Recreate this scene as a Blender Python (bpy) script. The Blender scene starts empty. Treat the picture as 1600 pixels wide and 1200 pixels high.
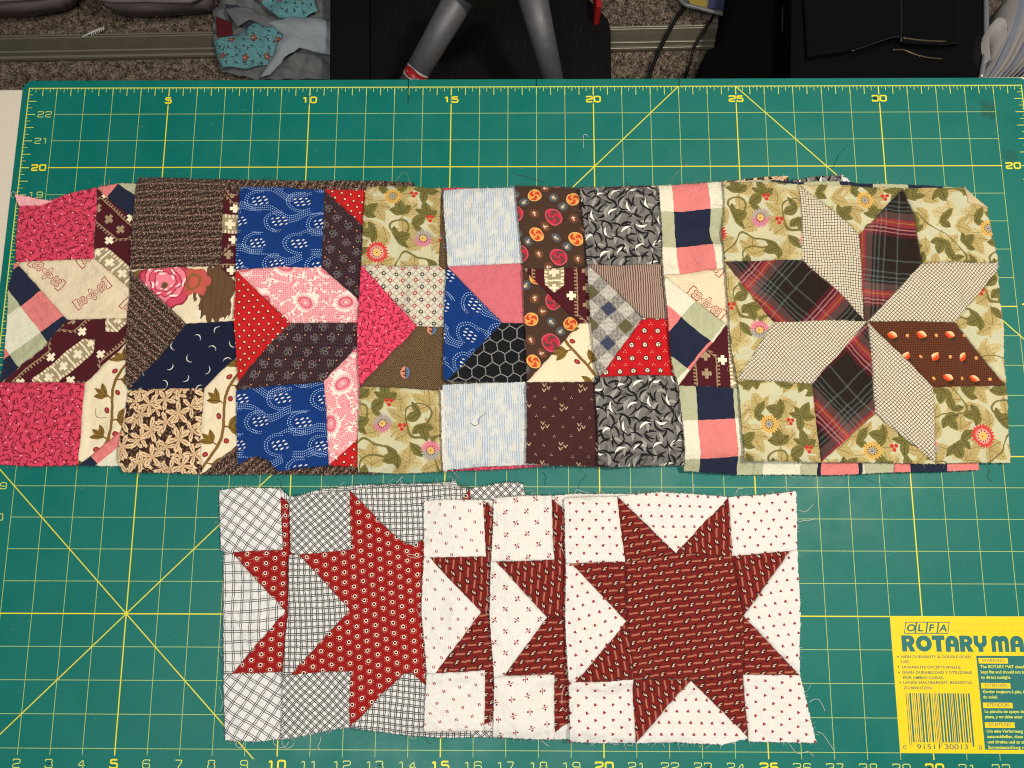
import bpy, bmesh, math, random
import numpy as np
from mathutils import Vector, Matrix
from mathutils.geometry import delaunay_2d_cdt
random.seed(7); np.random.seed(7)
IN = 0.0254                      # everything below is written in inches, built in metres
SC = bpy.context.scene
COL = SC.collection

# ------------------------------------------------------------------ camera
CF, CC = 1204.22553, np.array([17.41965, 8.14841, 25.08241])
CR = np.array([[0.99995, 0.00236, -0.00975], [-0.00071, 0.98617, 0.16575], [0.01001, -0.16574, 0.98612]])
cd = bpy.data.cameras.new('camera'); cam = bpy.data.objects.new('camera', cd); COL.objects.link(cam)
cd.sensor_width = 36.0; cd.lens = CF / 1600 * 36.0; cd.clip_start = 0.01; cd.clip_end = 60
cam.matrix_world = Matrix.Translation(Vector(CC * IN)) @ Matrix(CR.T.tolist()).to_4x4()
SC.camera = cam

def at(px, py, z=0.0):
    """photograph pixel -> point (inches) on the horizontal plane z"""
    d = CR.T @ np.array([(px - 800) / CF, (600 - py) / CF, -1.0])
    t = (z - CC[2]) / d[2]
    return CC[0] + d[0] * t, CC[1] + d[1] * t

# ------------------------------------------------------------------ light (indoor: a ceiling lamp and an added soft fill)
w = bpy.data.worlds.new('World'); SC.world = w; w.use_nodes = True
w.node_tree.nodes['Background'].inputs[0].default_value = (0.95, 0.97, 1.0, 1)
w.node_tree.nodes['Background'].inputs[1].default_value = 0.075
def lamp(name, loc, target, size, power, col):
    l = bpy.data.lights.new(name, 'AREA'); l.shape = 'DISK'; l.size = size * IN; l.energy = power; l.color = col
    o = bpy.data.objects.new(name, l); COL.objects.link(o)
    o.location = Vector(loc) * IN
    o.rotation_euler = (Vector(target) - Vector(loc)).to_track_quat('-Z', 'Y').to_euler()
    return o
lamp('ceiling_lamp', (42, 20, 49), (20, 10, 0), 6, 15.0, (1.0, 0.90, 0.75))
lamp('fill_lamp', (8, -8, 62), (15, 10, 0), 22, 16, (1.0, 0.98, 0.94))  # broad unseen fill, added to balance the warm main lamp from the left
SC.view_settings.view_transform = 'Standard'; SC.view_settings.look = 'None'
SC.view_settings.exposure = 0.12; SC.view_settings.gamma = 1.0
SC.cycles.use_denoising = False
SC.cycles.filter_width = 1.1
SC.cycles.max_bounces = 4; SC.cycles.diffuse_bounces = 2; SC.cycles.glossy_bounces = 2; SC.cycles.transmission_bounces = 4
SC.cycles.sample_clamp_direct = 6.0; SC.cycles.sample_clamp_indirect = 2.0
SC.cycles.use_adaptive_sampling = True; SC.cycles.adaptive_threshold = 0.015

# ------------------------------------------------------------------ tiny expression language for node materials
def lin(c):
    return tuple(((x / 255) / 12.92 if x / 255 <= 0.04045 else ((x / 255 + 0.055) / 1.055) ** 2.4) for x in c)
CUR = [None]
class S:
    __slots__ = ('s',)
    def __init__(self, s): self.s = s
    def __add__(a, b): return M('ADD', a, b)
    __radd__ = __add__
    def __sub__(a, b): return M('SUBTRACT', a, b)
    def __rsub__(a, b): return M('SUBTRACT', b, a)
    def __mul__(a, b): return M('MULTIPLY', a, b)
    __rmul__ = __mul__
    def __truediv__(a, b): return M('DIVIDE', a, b)
    def __neg__(a): return M('MULTIPLY', a, -1.0)
def put(inp, v):
    if isinstance(v, S): CUR[0].links.new(v.s, inp)
    elif isinstance(v, (int, float)): inp.default_value = v
    else: inp.default_value = tuple(lin(v)) + ((1.0,) if len(inp.default_value) == 4 else ())
def M(op, a, b=None, c=None):
    n = CUR[0].nodes.new('ShaderNodeMath'); n.operation = op
    put(n.inputs[0], a)
    if b is not None: put(n.inputs[1], b)
    if c is not None: put(n.inputs[2], c)
    return S(n.outputs[0])
def mabs(a): return M('ABSOLUTE', a)
def floor(a): return M('FLOOR', a)
def sin(a): return M('SINE', a)
def cos(a): return M('COSINE', a)
def sqrt(a): return M('SQRT', a)
def mx(a, b): return M('MAXIMUM', a, b)
def mn(a, b): return M('MINIMUM', a, b)
def atan2(a, b): return M('ARCTAN2', a, b)
def hyp(x, y): return sqrt(M('MULTIPLY_ADD', x, x, y * y))
def ss(x, a, b, o0=0.0, o1=1.0):
    n = CUR[0].nodes.new('ShaderNodeMapRange'); n.interpolation_type = 'SMOOTHSTEP'
    put(n.inputs[0], x); n.inputs[1].default_value = a; n.inputs[2].default_value = b
    n.inputs[3].default_value = o0; n.inputs[4].default_value = o1
    return S(n.outputs[0])
def ln(d, wd, aa=0.006): return ss(mabs(d), max(wd - aa, 0), wd + aa, 1.0, 0.0)      # stroke of half width wd
def fill(d, aa=0.006): return ss(d, -aa, aa, 1.0, 0.0)
def disc(r, R, aa=0.006): return ss(r, R - aa, R + aa, 1.0, 0.0)
def cell(x, p, off=0.0):
    q = M('MULTIPLY_ADD', x, 1.0 / p, off) if off else x * (1.0 / p)
    i = M('ROUND', q)
    return i, (q - i) * p
def xyz(x, y, z=0.0):
    n = CUR[0].nodes.new('ShaderNodeCombineXYZ'); put(n.inputs[0], x); put(n.inputs[1], y); put(n.inputs[2], z); return S(n.outputs[0])
def rnd(ix, iy, seed=0.0):
    n = CUR[0].nodes.new('ShaderNodeTexWhiteNoise'); n.noise_dimensions = '3D'
    put(n.inputs['Vector'], xyz(ix, iy, seed)); return S(n.outputs['Value'])
def noise(v, scale, detail=2.0, rough=0.5, dim='3D'):
    n = CUR[0].nodes.new('ShaderNodeTexNoise'); n.noise_dimensions = dim
    put(n.inputs['Vector'], v); n.inputs['Scale'].default_value = scale; n.inputs['Detail'].default_value = detail
    n.inputs['Roughness'].default_value = rough
    return S(n.outputs['Fac'])
def rot(x, y, a):
    if isinstance(a, S): c, s = cos(a), sin(a)
    else: c, s = math.cos(a), math.sin(a)
    return x * c + y * s, y * c - x * s
def mix(a, b, f):
    n = CUR[0].nodes.new('ShaderNodeMix'); n.data_type = 'RGBA'
    put(n.inputs[0], f); put(n.inputs[6], a); put(n.inputs[7], b); return S(n.outputs[2])
def mul(a, f):
    n = CUR[0].nodes.new('ShaderNodeVectorMath'); n.operation = 'SCALE'
    put(n.inputs[0], a); put(n.inputs[3], f); return S(n.outputs[0])
def frac(a): return M('FRACT', a)
def pp(a, s): return M('PINGPONG', a, s)
def gt(a, b): return M('GREATER_THAN', a, b)
def lt(a, b): return M('LESS_THAN', a, b)

MATS = {}
def new_mat(name):
    m = bpy.data.materials.new(name); m.use_nodes = True; CUR[0] = m.node_tree
    return m, m.node_tree.nodes['Principled BSDF']
def wood_bump(bs, h, strength, dist):
    n = CUR[0].nodes.new('ShaderNodeBump'); n.inputs['Strength'].default_value = strength
    n.inputs['Distance'].default_value = dist * IN; put(n.inputs['Height'], h)
    CUR[0].links.new(n.outputs[0], bs.inputs['Normal'])
def plain(name, col, rough=0.5, metal=0.0, vary=0.0, vs=40, bump=0.0, bs_=200, spec=None, trans=0.0):
    if name in MATS: return MATS[name]
    m, bs = new_mat(name)
    tc = CUR[0].nodes.new('ShaderNodeTexCoord'); o = S(tc.outputs['Object'])
    c = col
    if vary: c = mix([x * (1 - vary) for x in col], [min(255, x * (1 + vary)) for x in col], noise(o, vs, 4.0))
    put(bs.inputs['Base Color'], c)
    bs.inputs['Roughness'].default_value = rough; bs.inputs['Metallic'].default_value = metal
    if spec is not None: bs.inputs['Specular IOR Level'].default_value = spec
    if trans: bs.inputs['Transmission Weight'].default_value = trans
    if bump: wood_bump(bs, noise(o, bs_, 4.0), 0.6, bump)
    MATS[name] = m; return m

# ------------------------------------------------------------------ printed cottons; u, v are inches along the cloth
FAB = {}
def fabric(f): FAB[f.__name__] = f; return f

def coral(u, v, base, dark, lite, p=0.2):
    c = base
    fz = noise(xyz(u, v), 26.0, 2.0)
    for k in range(3):
        a, b = rot(u + 0.07 * k, v + 0.13 * k, 0.9 * k + 0.3)
        ix, x = cell(a, p); iy, y = cell(b, p)
        x, y = rot(x, y, rnd(ix, iy, k) * 3.14)
        y = y + 0.012 * sin(x * 45.0)
        c = mix(c, dark, ln(y, 0.0085) * ln(x, 0.07))
        c = mix(c, dark, ss(fz, 0.57, 0.62) * ln(y, 0.032) * ln(x, 0.085) * 0.95)
    ix, x = cell(u, 0.31); iy, y = cell(v, 0.27)
    r = rnd(ix, iy, 9.0)
    c = mix(c, lite, disc(hyp(x + (r - 0.5) * 0.2, y + (frac(r * 7.0) - 0.5) * 0.18), 0.014))
    return c
@fabric
def pinkcoral(u, v): return coral(u, v, (210, 66, 92), (100, 2, 30), (250, 190, 200))
@fabric
def brightcoral(u, v): return coral(u, v, (222, 68, 98), (108, 4, 36), (255, 200, 205))
@fabric
def brownstripe(u, v):
    iv, y = cell(v, 0.29)
    sp = noise(xyz(u, v), 30.0, 2.0)
    c = mix((50, 32, 27), (62, 42, 34), noise(xyz(u, v), 9.0))
    for k in range(2):
        a, b = rot(u + 0.05 * k, v + .04 * k, 0.2)
        ix, x2 = cell(a, 0.16); iy, y2 = cell(b, 0.15)
        x2, y2 = rot(x2, y2, rnd(ix, iy, k) * 6.28)
        c = mix(c, (178, 158, 132), ln(y2, 0.0055) * ln(x2, 0.032) * 0.85)
        c = mix(c, (205, 185, 160), disc(hyp(x2 - 0.04, y2 - 0.04), 0.010))
    c = mix(c, (116, 100, 86), ln(y, 0.034, 0.012) * ss(sp, 0.36, 0.6) * 0.9)
    ix, x = cell(u, 0.24, iv * 0.37)
    c = mix(c, (200, 130, 120), disc(hyp(x, y), 0.022))
    return c
@fabric
def maroontile(u, v):
    base = (72, 20, 28)
    iu, x = cell(u, 1.35)
    w1, b = cell(v + iu * 0.35, 1.9)
    ax = mabs(x)
    # solid pointed bar
    d = mx(ax - 0.2, mabs(b) + ax * 0.9 - 0.82)
    c = mix(base, (158, 142, 112), fill(d))
    comb = mx(fill(d + 0.0), 0.0) * ln(d + 0.02, 0.045) * gt(sin(v * 85.0), 0.0)
    c = mix(c, (228, 214, 180), comb)
    _, q = cell(v, 0.36); aq = mabs(q)
    cr = mn(mx(ax - 0.038, aq - 0.1), mx(ax - 0.1, aq - 0.038))
    c = mix(c, (236, 224, 190), fill(cr) * fill(d + 0.04))
    _, q2 = cell(v, 0.36, 0.5)
    c = mix(c, (236, 224, 190), ln(q2, 0.018) * fill(d + 0.02))
    # outlined pointed bar half a period over
    _, x2 = cell(u, 1.35, 0.5); _, b2 = cell(v + iu * 0.35, 1.9, 0.35)
    a2 = mabs(x2)
    d2 = mx(a2 - 0.21, mabs(b2) + a2 * 0.9 - 0.82)
    teeth = gt(sin(v * 85.0), 0.1)
    c = mix(c, (150, 126, 98), mx(ln(d2, 0.012), ln(d2 - 0.035, 0.03) * teeth))
    cr2 = mn(mx(a2 - 0.035, aq - 0.1), mx(a2 - 0.1, aq - 0.04))
    c = mix(c, (160, 138, 108), fill(cr2) * fill(d2 + 0.05))
    # free crosses
    _, x3 = cell(u, 0.675, 0.5); _, q3 = cell(v, 0.8, 0.1)
    a3, aq3 = mabs(x3), mabs(q3)
    cr3 = mn(mx(a3 - 0.035, aq3 - 0.1), mx(a3 - 0.09, aq3 - 0.04))
    c = mix(c, (240, 230, 200), fill(cr3))
    return c
@fabric
def creamred(u, v):
    c = mix((228, 212, 182), (214, 196, 164), noise(xyz(u, v), 2.2))
    iu, x = cell(u, 1.0); iv, y = cell(v, 0.9, iu * 0.5)
    k = rnd(iu, iv, 2.0)
    x, y = rot(x, y, ss(M('MODULO', iu, 2.0), 0.4, 0.6, -0.7, 0.65))
    red = (158, 38, 40)
    r = hyp(x, y); th = atan2(y, x)
    l1 = mx(ln(r - (0.105 + 0.035 * cos(th * 4.0)), 0.009), ln(r - (0.055 + 0.02 * cos(th * 4.0)), 0.006))
    l2 = ln(r - 0.03, 0.008)
    ax = mabs(x) - 0.26
    r2 = hyp(ax, y); th2 = atan2(y, ax)
    l3 = ln(r2 - (0.07 + 0.04 * mabs(sin(th2 * 2.0))), 0.009)
    l4 = mx(ln(r2 - 0.02, 0.007), ln(r2 - (0.035 + 0.03 * mabs(sin(th2 * 2.0))), 0.006))
    br = mx(mabs(ax - 0.15) * 1.0 , mabs(y) * 0.9 - 0.09)
    l5 = ln(mx(mabs(ax - 0.08) - 0.1, mabs(y) - 0.12), 0.009) * gt(ax, 0.07)
    return mix(c, red, mx(mx(l1, l2), mx(mx(l3, l4), l5)))
def twill(u, v): return ss(sin((u + v) * 170.0), -0.2, 0.2)
@fabric
def bigcheck(u, v):
    au = gt(frac(u * 0.5), 0.5); av = gt(frac(v * 0.5), 0.5)      # squares of one inch
    t = twill(u, v)
    pink = mix((206, 88, 92), (226, 150, 142), t)
    sage = mix((148, 152, 118), (196, 196, 164), t)
    white = mix((226, 222, 200), (214, 210, 188), noise(xyz(u * 14.0, v), 3.0))
    navy = mix((24, 30, 52), (34, 40, 62), t)
    return mix(mix(white, pink, au), mix(sage, navy, au), av)
@fabric
def navymoon(u, v):
    c = mix((16, 22, 46), (22, 28, 54), noise(xyz(u, v), 12.0))
    iv, y = cell(v, 0.46); iu, x = cell(u, 0.62, iv * 0.5)
    x, y = rot(x, y, rnd(iu, iv, 3.0) * 6.28)
    th = atan2(y, x); r = hyp(x, y)
    it = M('ROUND', th * 3.4); dt = (th * 3.4 - it) * (0.115 / 3.4)
    size = ss(mabs(it), 0.0, 6.5, 0.0165, 0.004)
    return mix(c, (226, 226, 214), ss(hyp(r - 0.115, dt) - size, -0.004, 0.004, 1.0, 0.0) * lt(mabs(it), 5.0))
@fabric
def bluedots(u, v):
    c = mix((8, 46, 108), (14, 56, 122), noise(xyz(u, v), 6.0))
    dots = 0.0
    iv, y0 = cell(v, 0.50); iu, x0 = cell(u, 0.92, iv * 0.5)
    # concentric dotted lines that loop round every cluster of seeds and run on as waves
    w1 = v + 0.13 * sin(u * 3.4 + 0.8) + 0.05 * sin(u * 8.1)
    _, y1 = cell(w1, 0.50, 0.5)
    for o in (-0.075, -0.025, 0.025, 0.075):
        ia, x1 = cell(u, 0.042, 4.0 * o)
        dots = mx(dots, disc(hyp(x1, y1 - o), 0.0105, 0.004) * gt(sin(u * 2.3 + iv * 2.0), -0.35))
    e = hyp(x0 * 0.85, y0 * 1.15); th = atan2(y0, x0)
    for R in (0.235, 0.285):
        _, t1 = cell(th * R, 0.046)
        dots = mx(dots, disc(hyp(e - R, t1), 0.0105, 0.004) * lt(x0, 0.06))
    c = mix(c, (160, 186, 222), dots)
    x, y = x0, y0
    rr = hyp(x * 0.8, y * 1.3)
    a, b = rot(x, y, 0.5)
    ja, p = cell(a, 0.12); jb, q = cell(b, 0.082, ja * 0.5)
    seed = disc(hyp(p * 0.52, q * 1.35), 0.021, 0.005)
    halo = disc(rr, 0.15, 0.01)
    c = mix(c, (10, 50, 114), halo)
    return mix(c, (222, 222, 222), seed * halo)
@fabric
def redring(u, v):
    c = mix((176, 22, 26), (198, 32, 34), noise(xyz(u, v), 5.0))
    iv, y = cell(v, 0.17); iu, x = cell(u, 0.27, iv * 0.5)
    r = hyp(x, y)
    c = mix(c, (60, 14, 16), disc(hyp(x + 0.008, y + 0.01), 0.044))
    return mix(c, (238, 214, 180), disc(r, 0.027))
@fabric
def darksprig(u, v):
    c = mix((36, 24, 32), (44, 30, 38), noise(xyz(u, v), 5.0))
    _, a = cell(u, 0.04); _, b = cell(v, 0.034)
    c = mix(c, (96, 62, 66), disc(hyp(a, b), 0.009, 0.004))
    iv, y = cell(v, 0.33); iu, x = cell(u, 0.42, iv * 0.5)
    d = disc(hyp(x - 0.15, y - 0.1), 0.017)
    x, y = rot(x, y, rnd(iu, iv, 1.0) * 6.28)
    dash = gt(sin((x + y) * 190.0), -0.5)
    l = ln(hyp((mabs(x) - 0.05) * 1.0 , (y - 0.055) * 0.6) - 0.036, 0.007)
    l = mx(l, ln(x - y * 0.3, 0.006) * ln(y + 0.05, 0.06))
    l = mx(l, ln(y + 0.03 + mabs(x) * 0.4, 0.006) * ln(x, 0.09))
    c = mix(c, (150, 146, 142), l * dash * 0.8)
    return mix(c, (226, 150, 96), d)
@fabric
def pinkpaisley(u, v):
    n = noise(xyz(u, v), 2.3, 3.0, 0.6)
    _, a = cell(u, 0.05); _, b = cell(v, 0.042)
    c = mix((226, 132, 142), (244, 196, 194), disc(hyp(a, b), 0.014, 0.006) )
    c = mix(c, (204, 84, 100), ln(n - 0.5, 0.026, 0.008))
    c = mix(c, (248, 226, 214), ln(n - 0.5, 0.017, 0.006))
    iv, y = cell(v, 0.78); iu, x = cell(u, 0.9, iv * 0.5)
    x, y = rot(x, y, rnd(iu, iv, 4.0) * 1.6 - 0.4)
    r = hyp(x, y * 1.25 - x * x * 1.6)
    th = atan2(y, x)
    edge = r - (0.27 + 0.02 * cos(th * 14.0))
    c = mix(c, (248, 224, 214), fill(edge))
    r = hyp(x + y * 0.35, y)
    c = mix(c, (222, 120, 132), fill(r - 0.19))
    c = mix(c, (250, 226, 216), ln(r - 0.165, 0.02) * gt(sin(th * 26.0), -0.3))
    c = mix(c, (206, 84, 100), ln(r - 0.11 - 0.02 * th * 0.5, 0.012))
    return mix(c, (240, 190, 190), mx(disc(r, 0.04), ln(r - 0.075, 0.006)))
def leaf(x, y, L, W):
    """x along the leaf from its stalk (0) to tip (L); returns distance-like value and vein mask"""
    q = (x - L * 0.42) * (1.0 / (L * 0.58))
    d = mabs(y) - W * (1.0 - q * q)
    return d
def leafcluster(c, u, v, p, seed, cols, L, W, n=3, spread=0.95, keep=0.8):
    iu, x = cell(u, p, 0.31 * seed); iv, y = cell(v, p * 0.93, 0.17 * seed + 0.0)
    r = rnd(iu, iv, seed); r2 = frac(r * 13.7)
    x = x + (r2 - 0.5) * (p * 0.16); y = y + (frac(r * 29.1) - 0.5) * (p * 0.16)
    x, y = rot(x, y, r * 6.28)
    x = x + L * 0.3
    body = None; vein = None
    for k in range(n):
        a = (k - (n - 1) / 2) * spread
        s = 1.0 if k == (n - 1) // 2 else 0.78
        xa, ya = rot(x, y, a)
        d = leaf(xa, ya, L * s, W * s)
        m = fill(d, 0.008)
        vv = ln(ya, 0.006) * ln(xa - L * 0.4, L * 0.4)
        sv = ln(frac((xa - mabs(ya) * 0.9) * 11.0) - 0.5, 0.055, 0.04) * gt(xa, L * 0.12) * 0.6
        body = m if body is None else mx(body, m)
        vv = mx(vv, sv) * m
        vein = vv if vein is None else mx(vein, vv)
    k = gt(keep, frac(r * 5.3))
    c = mix(c, cols[0], body * k)
    return mix(c, cols[1], vein * k)
def daisy(c, x, y, R, cols, n=18.0, cc=(222, 178, 92), cr=0.32, half=None):
    r = hyp(x, y); th = atan2(y, x)
    pet = r - R * 0.9 - (R * 0.1) * cos(th * n)
    body = mix(cols[0], cols[1], ss(r, R * 0.4, R * 0.75) if half is None else ss(y, -R * 0.3, R * 0.3))
    body = mix(body, cols[2], ss(cos(th * n), -0.75, -0.95) * gt(r, R * 0.45))
    c = mix(c, body, fill(pet))
    c = mix(c, (50, 34, 26), ln(r - R * (cr + 0.09), 0.012) * gt(cos(th * 11.0), 0.0))
    c = mix(c, cc, disc(r, R * cr))
    return mix(c, (90, 56, 30), disc(hyp(x + 0.01, y), 0.013))
def berries(c, x, y):
    d = mn(hyp(x - 0.045, y - 0.03), mn(hyp(x + 0.045, y - 0.03), hyp(x, y + 0.05)))
    c = mix(c, (200, 34, 38), disc(d, 0.040))
    return mix(c, (130, 14, 24), disc(d, 0.012))
@fabric
def olivefloral(u, v):
    P, Q = 3.1, 2.7
    _, tu = cell(u, P); _, tv = cell(v, Q)
    wu = u + 0.10 * sin(v * 2.3); wv = v + 0.10 * sin(u * 2.1)
    c = mix((184, 194, 170), (206, 192, 148), noise(xyz(u, v), 1.5))
    tan = ((180, 160, 104), (110, 92, 46)); tan2 = ((196, 180, 132), (128, 110, 60)); ol = ((106, 100, 46), (46, 36, 16))
    n = noise(xyz(u, v, 3.0), 1.05, 0.5)
    c = leafcluster(c, wu, wv, 0.66, 1.0, tan2, 0.46, 0.14, 3, 0.9, 0.97)
    c = leafcluster(c, wv + 0.4, wu, 0.64, 2.0, tan, 0.42, 0.125, 3, 0.95, 0.92)
    c = leafcluster(c, wu + 0.2, wv + 0.5, 0.80, 7.0, tan, 0.40, 0.11, 2, 1.1, 0.8)
    c = mix(c, (104, 96, 46), ln(n - 0.47, 0.0080, 0.004))
    c = leafcluster(c, wu + 0.43, wv + 0.35, 0.62, 3.0, ol, 0.34, 0.105, 3, 1.1, 0.72)
    c = leafcluster(c, wv + 0.13, wu + 0.1, 0.76, 5.0, ol, 0.34, 0.095, 2, 1.5, 0.7)
    c = daisy(c, tu + 0.9, tv + 0.4, 0.25, ((238, 176, 158), (206, 40, 50), (150, 18, 34)), 22.0)
    c = daisy(c, tu - 0.06, tv + 0.06, 0.20, ((206, 118, 142), (168, 156, 146), (146, 126, 120)), 20.0, half=1)
    c = daisy(c, tu - 1.04, tv + 0.6, 0.22, ((160, 156, 146), (226, 118, 142), (146, 126, 120)), 20.0, half=1)
    c = daisy(c, tu + 0.6, tv - 0.85, 0.20, ((206, 170, 84), (216, 172, 90), (150, 112, 56)), 18.0, (150, 146, 140), 0.34)
    for bx, by in ((0.45, -0.12), (0.18, 0.37), (-0.17, 0.91)):
        c = berries(c, tu - bx, tv - by)
    # old print: soft edges, colours sunk into the cloth
    return mix(c, (158, 150, 104), 0.03 + noise(xyz(u * 9.0, v * 9.0), 1.0, 3.0) * 0.10)
@fabric
def ringgrid(u, v):
    c = mix((216, 208, 188), (204, 196, 174), noise(xyz(u, v), 3.0))
    ia, x = cell(u, 0.1); ib, y = cell(v, 0.1)
    c = mix(c, (112, 104, 100), mx(ln(x - 0.05, 0.006), ln(y - 0.05, 0.006)) * 0.8)
    c = mix(c, (112, 104, 100), mx(ln(x + 0.05, 0.006), ln(y + 0.05, 0.006)) * 0.8)
    ia, x = cell(u, 0.2); ib, y = cell(v, 0.2)
    r = hyp(x, y); th = atan2(y, x)
    ring = ln(r - 0.034 - 0.005 * cos(th * 6.0), 0.013)
    odd = gt(frac((ia + ib) * 0.5), 0.25)
    c = mix(c, (216, 208, 188), disc(r, 0.055))
    return mix(c, mix((26, 24, 30), (166, 56, 62), odd), ring)
@fabric
def tweed(u, v):
    c = (54, 38, 26)
    for k in range(2):
        ix, x = cell(u, 0.05, 0.5 * k); iy, y = cell(v, 0.042, 0.5 * k)
        r = rnd(ix, iy, k)
        x, y = rot(x, y, floor(r * 4.0) * 0.785)
        c = mix(c, (142, 114, 80), ln(y, 0.0055, 0.004) * ln(x, 0.018) * 0.9)
    iv, y = cell(v, 1.05, 0.42); iu, x = cell(u, 1.15, iv * 0.5 + 0.1)
    e = hyp(x * 1.35, y)
    th = atan2(y, x * 1.35)
    c = mix(c, (70, 50, 34), disc(e, 0.16))
    st = gt(sin(y * 90.0 + th), -0.3)
    c = mix(c, mix((206, 132, 104), (92, 116, 150), ss(x, -0.02, 0.03)), disc(e, 0.145) * mx(st, gt(e, 0.09)))
    return mix(c, (60, 42, 40), ln(x - 0.01, 0.012) * disc(e, 0.12) * 0.8)
@fabric
def ikat(u, v):
    n = noise(xyz(u * 2.2, v * 1.1), 2.3, 4.0, 0.65)
    fine = noise(xyz(u * 30.0, v * 1.0), 1.0, 2.0)
    st = ss(sin(u * 108.0), -0.3, 0.5)
    c = mix((206, 208, 204), (150, 174, 202), st * ss(n, 0.40, 0.56))
    c = mix(c, (214, 204, 182), (1.0 - st) * ss(fine, 0.4, 0.7) * 0.8)
    return c
@fabric
def pinksolid(u, v):
    n = noise(xyz(u * 60.0, v * 6.0), 1.0, 2.0); n2 = noise(xyz(u * 6.0, v * 60.0), 1.0, 2.0)
    return mix((180, 66, 84), (228, 134, 140), n * 0.5 + n2 * 0.5)
@fabric
def blackhex(u, v):
    s = 0.3
    c = mix((14, 14, 18), (24, 24, 28), noise(xyz(u, v), 8.0))
    def hexd(u, v, o):
        _, x = cell(u, s, o); _, y = cell(v, s * 1.7320508, o)
        x, y = mabs(x), mabs(y)
        return mx(x, x * 0.5 + y * 0.8660254)
    d = mn(hexd(u, v, 0.0), hexd(u, v, 0.5))
    dash = gt(sin((u + v * 1.3) * 150.0), -0.6)
    return mix(c, (150, 150, 146), ln(d - s / 2, 0.011, 0.004) * dash)
@fabric
def buttons(u, v):
    c = mix((62, 42, 32), (76, 54, 42), noise(xyz(u * 30.0, v * 30.0), 1.0))
    u = u + 0.05 * sin(v * 3.1 + 1.0); v = v + 0.05 * sin(u * 2.7)
    for k, (p, q, o) in enumerate(((0.74, 0.8, 0.0), (0.74, 0.8, 0.5))):
        iv, y = cell(v, q, o); iu, x = cell(u, p, o)
        r = hyp(x, y); th = atan2(y, x)
        sw = ss(sin(th * 3.0 + r * 34.0), -0.15, 0.35)
        if k == 0: a, b, R, hub = (186, 40, 62), (92, 62, 60), 0.168, (200, 76, 92)
        else: a, b, R, hub = (190, 60, 36), (222, 152, 76), 0.132, (226, 172, 98)
        c = mix(c, hub, disc(r, R))
        c = mix(c, mix(a, b, sw), disc(r, R * 0.84) * gt(r, R * 0.1))
        c = mix(c, hub, ln(sin(th * 24.0), 0.2, 0.2) * ln(r - R * 0.6, R * 0.22) * 0.35)
    for k, (ou, ov) in enumerate(((0.5, 0.0), (0.0, 0.5), (0.25, 0.27), (0.75, 0.7))):
        iv, y = cell(v, 0.8, ov); iu, x = cell(u, 0.74, ou)
        r = hyp(x, y)
        col = (112, 70, 44) if k % 2 == 0 else (84, 92, 96)
        c = mix(c, col, disc(r, 0.088))
        c = mix(c, (60, 40, 34), ln(r - 0.066, 0.006) * 0.5)
        c = mix(c, (176, 96, 76) if k % 2 == 0 else (160, 128, 88), disc(hyp(x, y + 0.008), 0.036) * 0.8)
        xr, yr = rot(x, y, 0.2 + 0.8 * k)
        c = mix(c, (222, 208, 184), mx(ln(xr, 0.0075) * ln(yr, 0.05), ln(yr - 0.02, 0.0075) * ln(xr, 0.035)))
    return c
@fabric
def vprint(u, v):
    c = mix((62, 32, 32), (70, 38, 36), noise(xyz(u * 20.0, v * 20.0), 1.0))
    iv, y = cell(v, 0.52); iu, x = cell(u, 0.98, iv * 0.5)
    for ox, oy in ((-0.04, 0.07), (-0.04, -0.06), (0.08, 0.0)):
        xx = mabs(x - ox); yy = y - oy + 0.04
        c = mix(c, (176, 156, 124), ln(yy - xx * 1.7, 0.026) * ln(yy - 0.04, 0.045))
    for k, (ou, ov) in enumerate(((0.5, 0.0), (0.27, 0.45), (0.72, 0.5))):
        iv, y = cell(v, 0.52, ov); iu, x = cell(u, 0.98, iv * 0.5 + ou)
        d = mn(hyp(x, y - 0.02), mn(hyp(x - 0.024, y + 0.018), hyp(x + 0.024, y + 0.018)))
        c = mix(c, (182, 160, 132), disc(d, 0.0115, 0.004))
    return c
@fabric
def swoosh(u, v):
    hat = ss(sin((u + v) * 200.0) * sin((u - v) * 200.0), -0.2, 0.2)
    base = mix((58, 56, 56), (150, 146, 140), hat)
    c = base
    for k, (col, L, W, bend, p) in enumerate((((86, 84, 84), 0.34, 0.05, 2.0, 0.34), ((28, 27, 29), 0.32, 0.034, 2.2, 0.36), ((200, 196, 186), 0.30, 0.040, 2.0, 0.42),
                                              ((24, 23, 26), 0.34, 0.026, 1.9, 0.33), ((236, 232, 222), 0.26, 0.030, 2.6, 0.52), ((26, 25, 28), 0.26, 0.024, 2.3, 0.38))):
        a, b = rot(u + 0.17 * k, v + 0.11 * k, 0.45 * k)
        iu, x = cell(a, p); iv, y = cell(b, p * 0.9, iu * 0.5)
        x, y = rot(x, y, floor(rnd(iu, iv, k) * 3.0) * 1.3 + 0.5 * k)
        m = fill(leaf(x + L * 0.5, y - x * x * bend + 0.03, L, W), 0.005)
        if k == 0: col = mix((52, 50, 52), (120, 116, 112), hat)
        if k == 2: m = m * hat
        c = mix(c, col, m)
    return c
@fabric
def pinstripe(u, v):
    s = ss(sin(u * 84.0 + 0.4 * noise(xyz(u * 2.0, v), 3.0)), -0.5, 0.5)
    return mix((96, 68, 66), (176, 152, 134), s)
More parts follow.
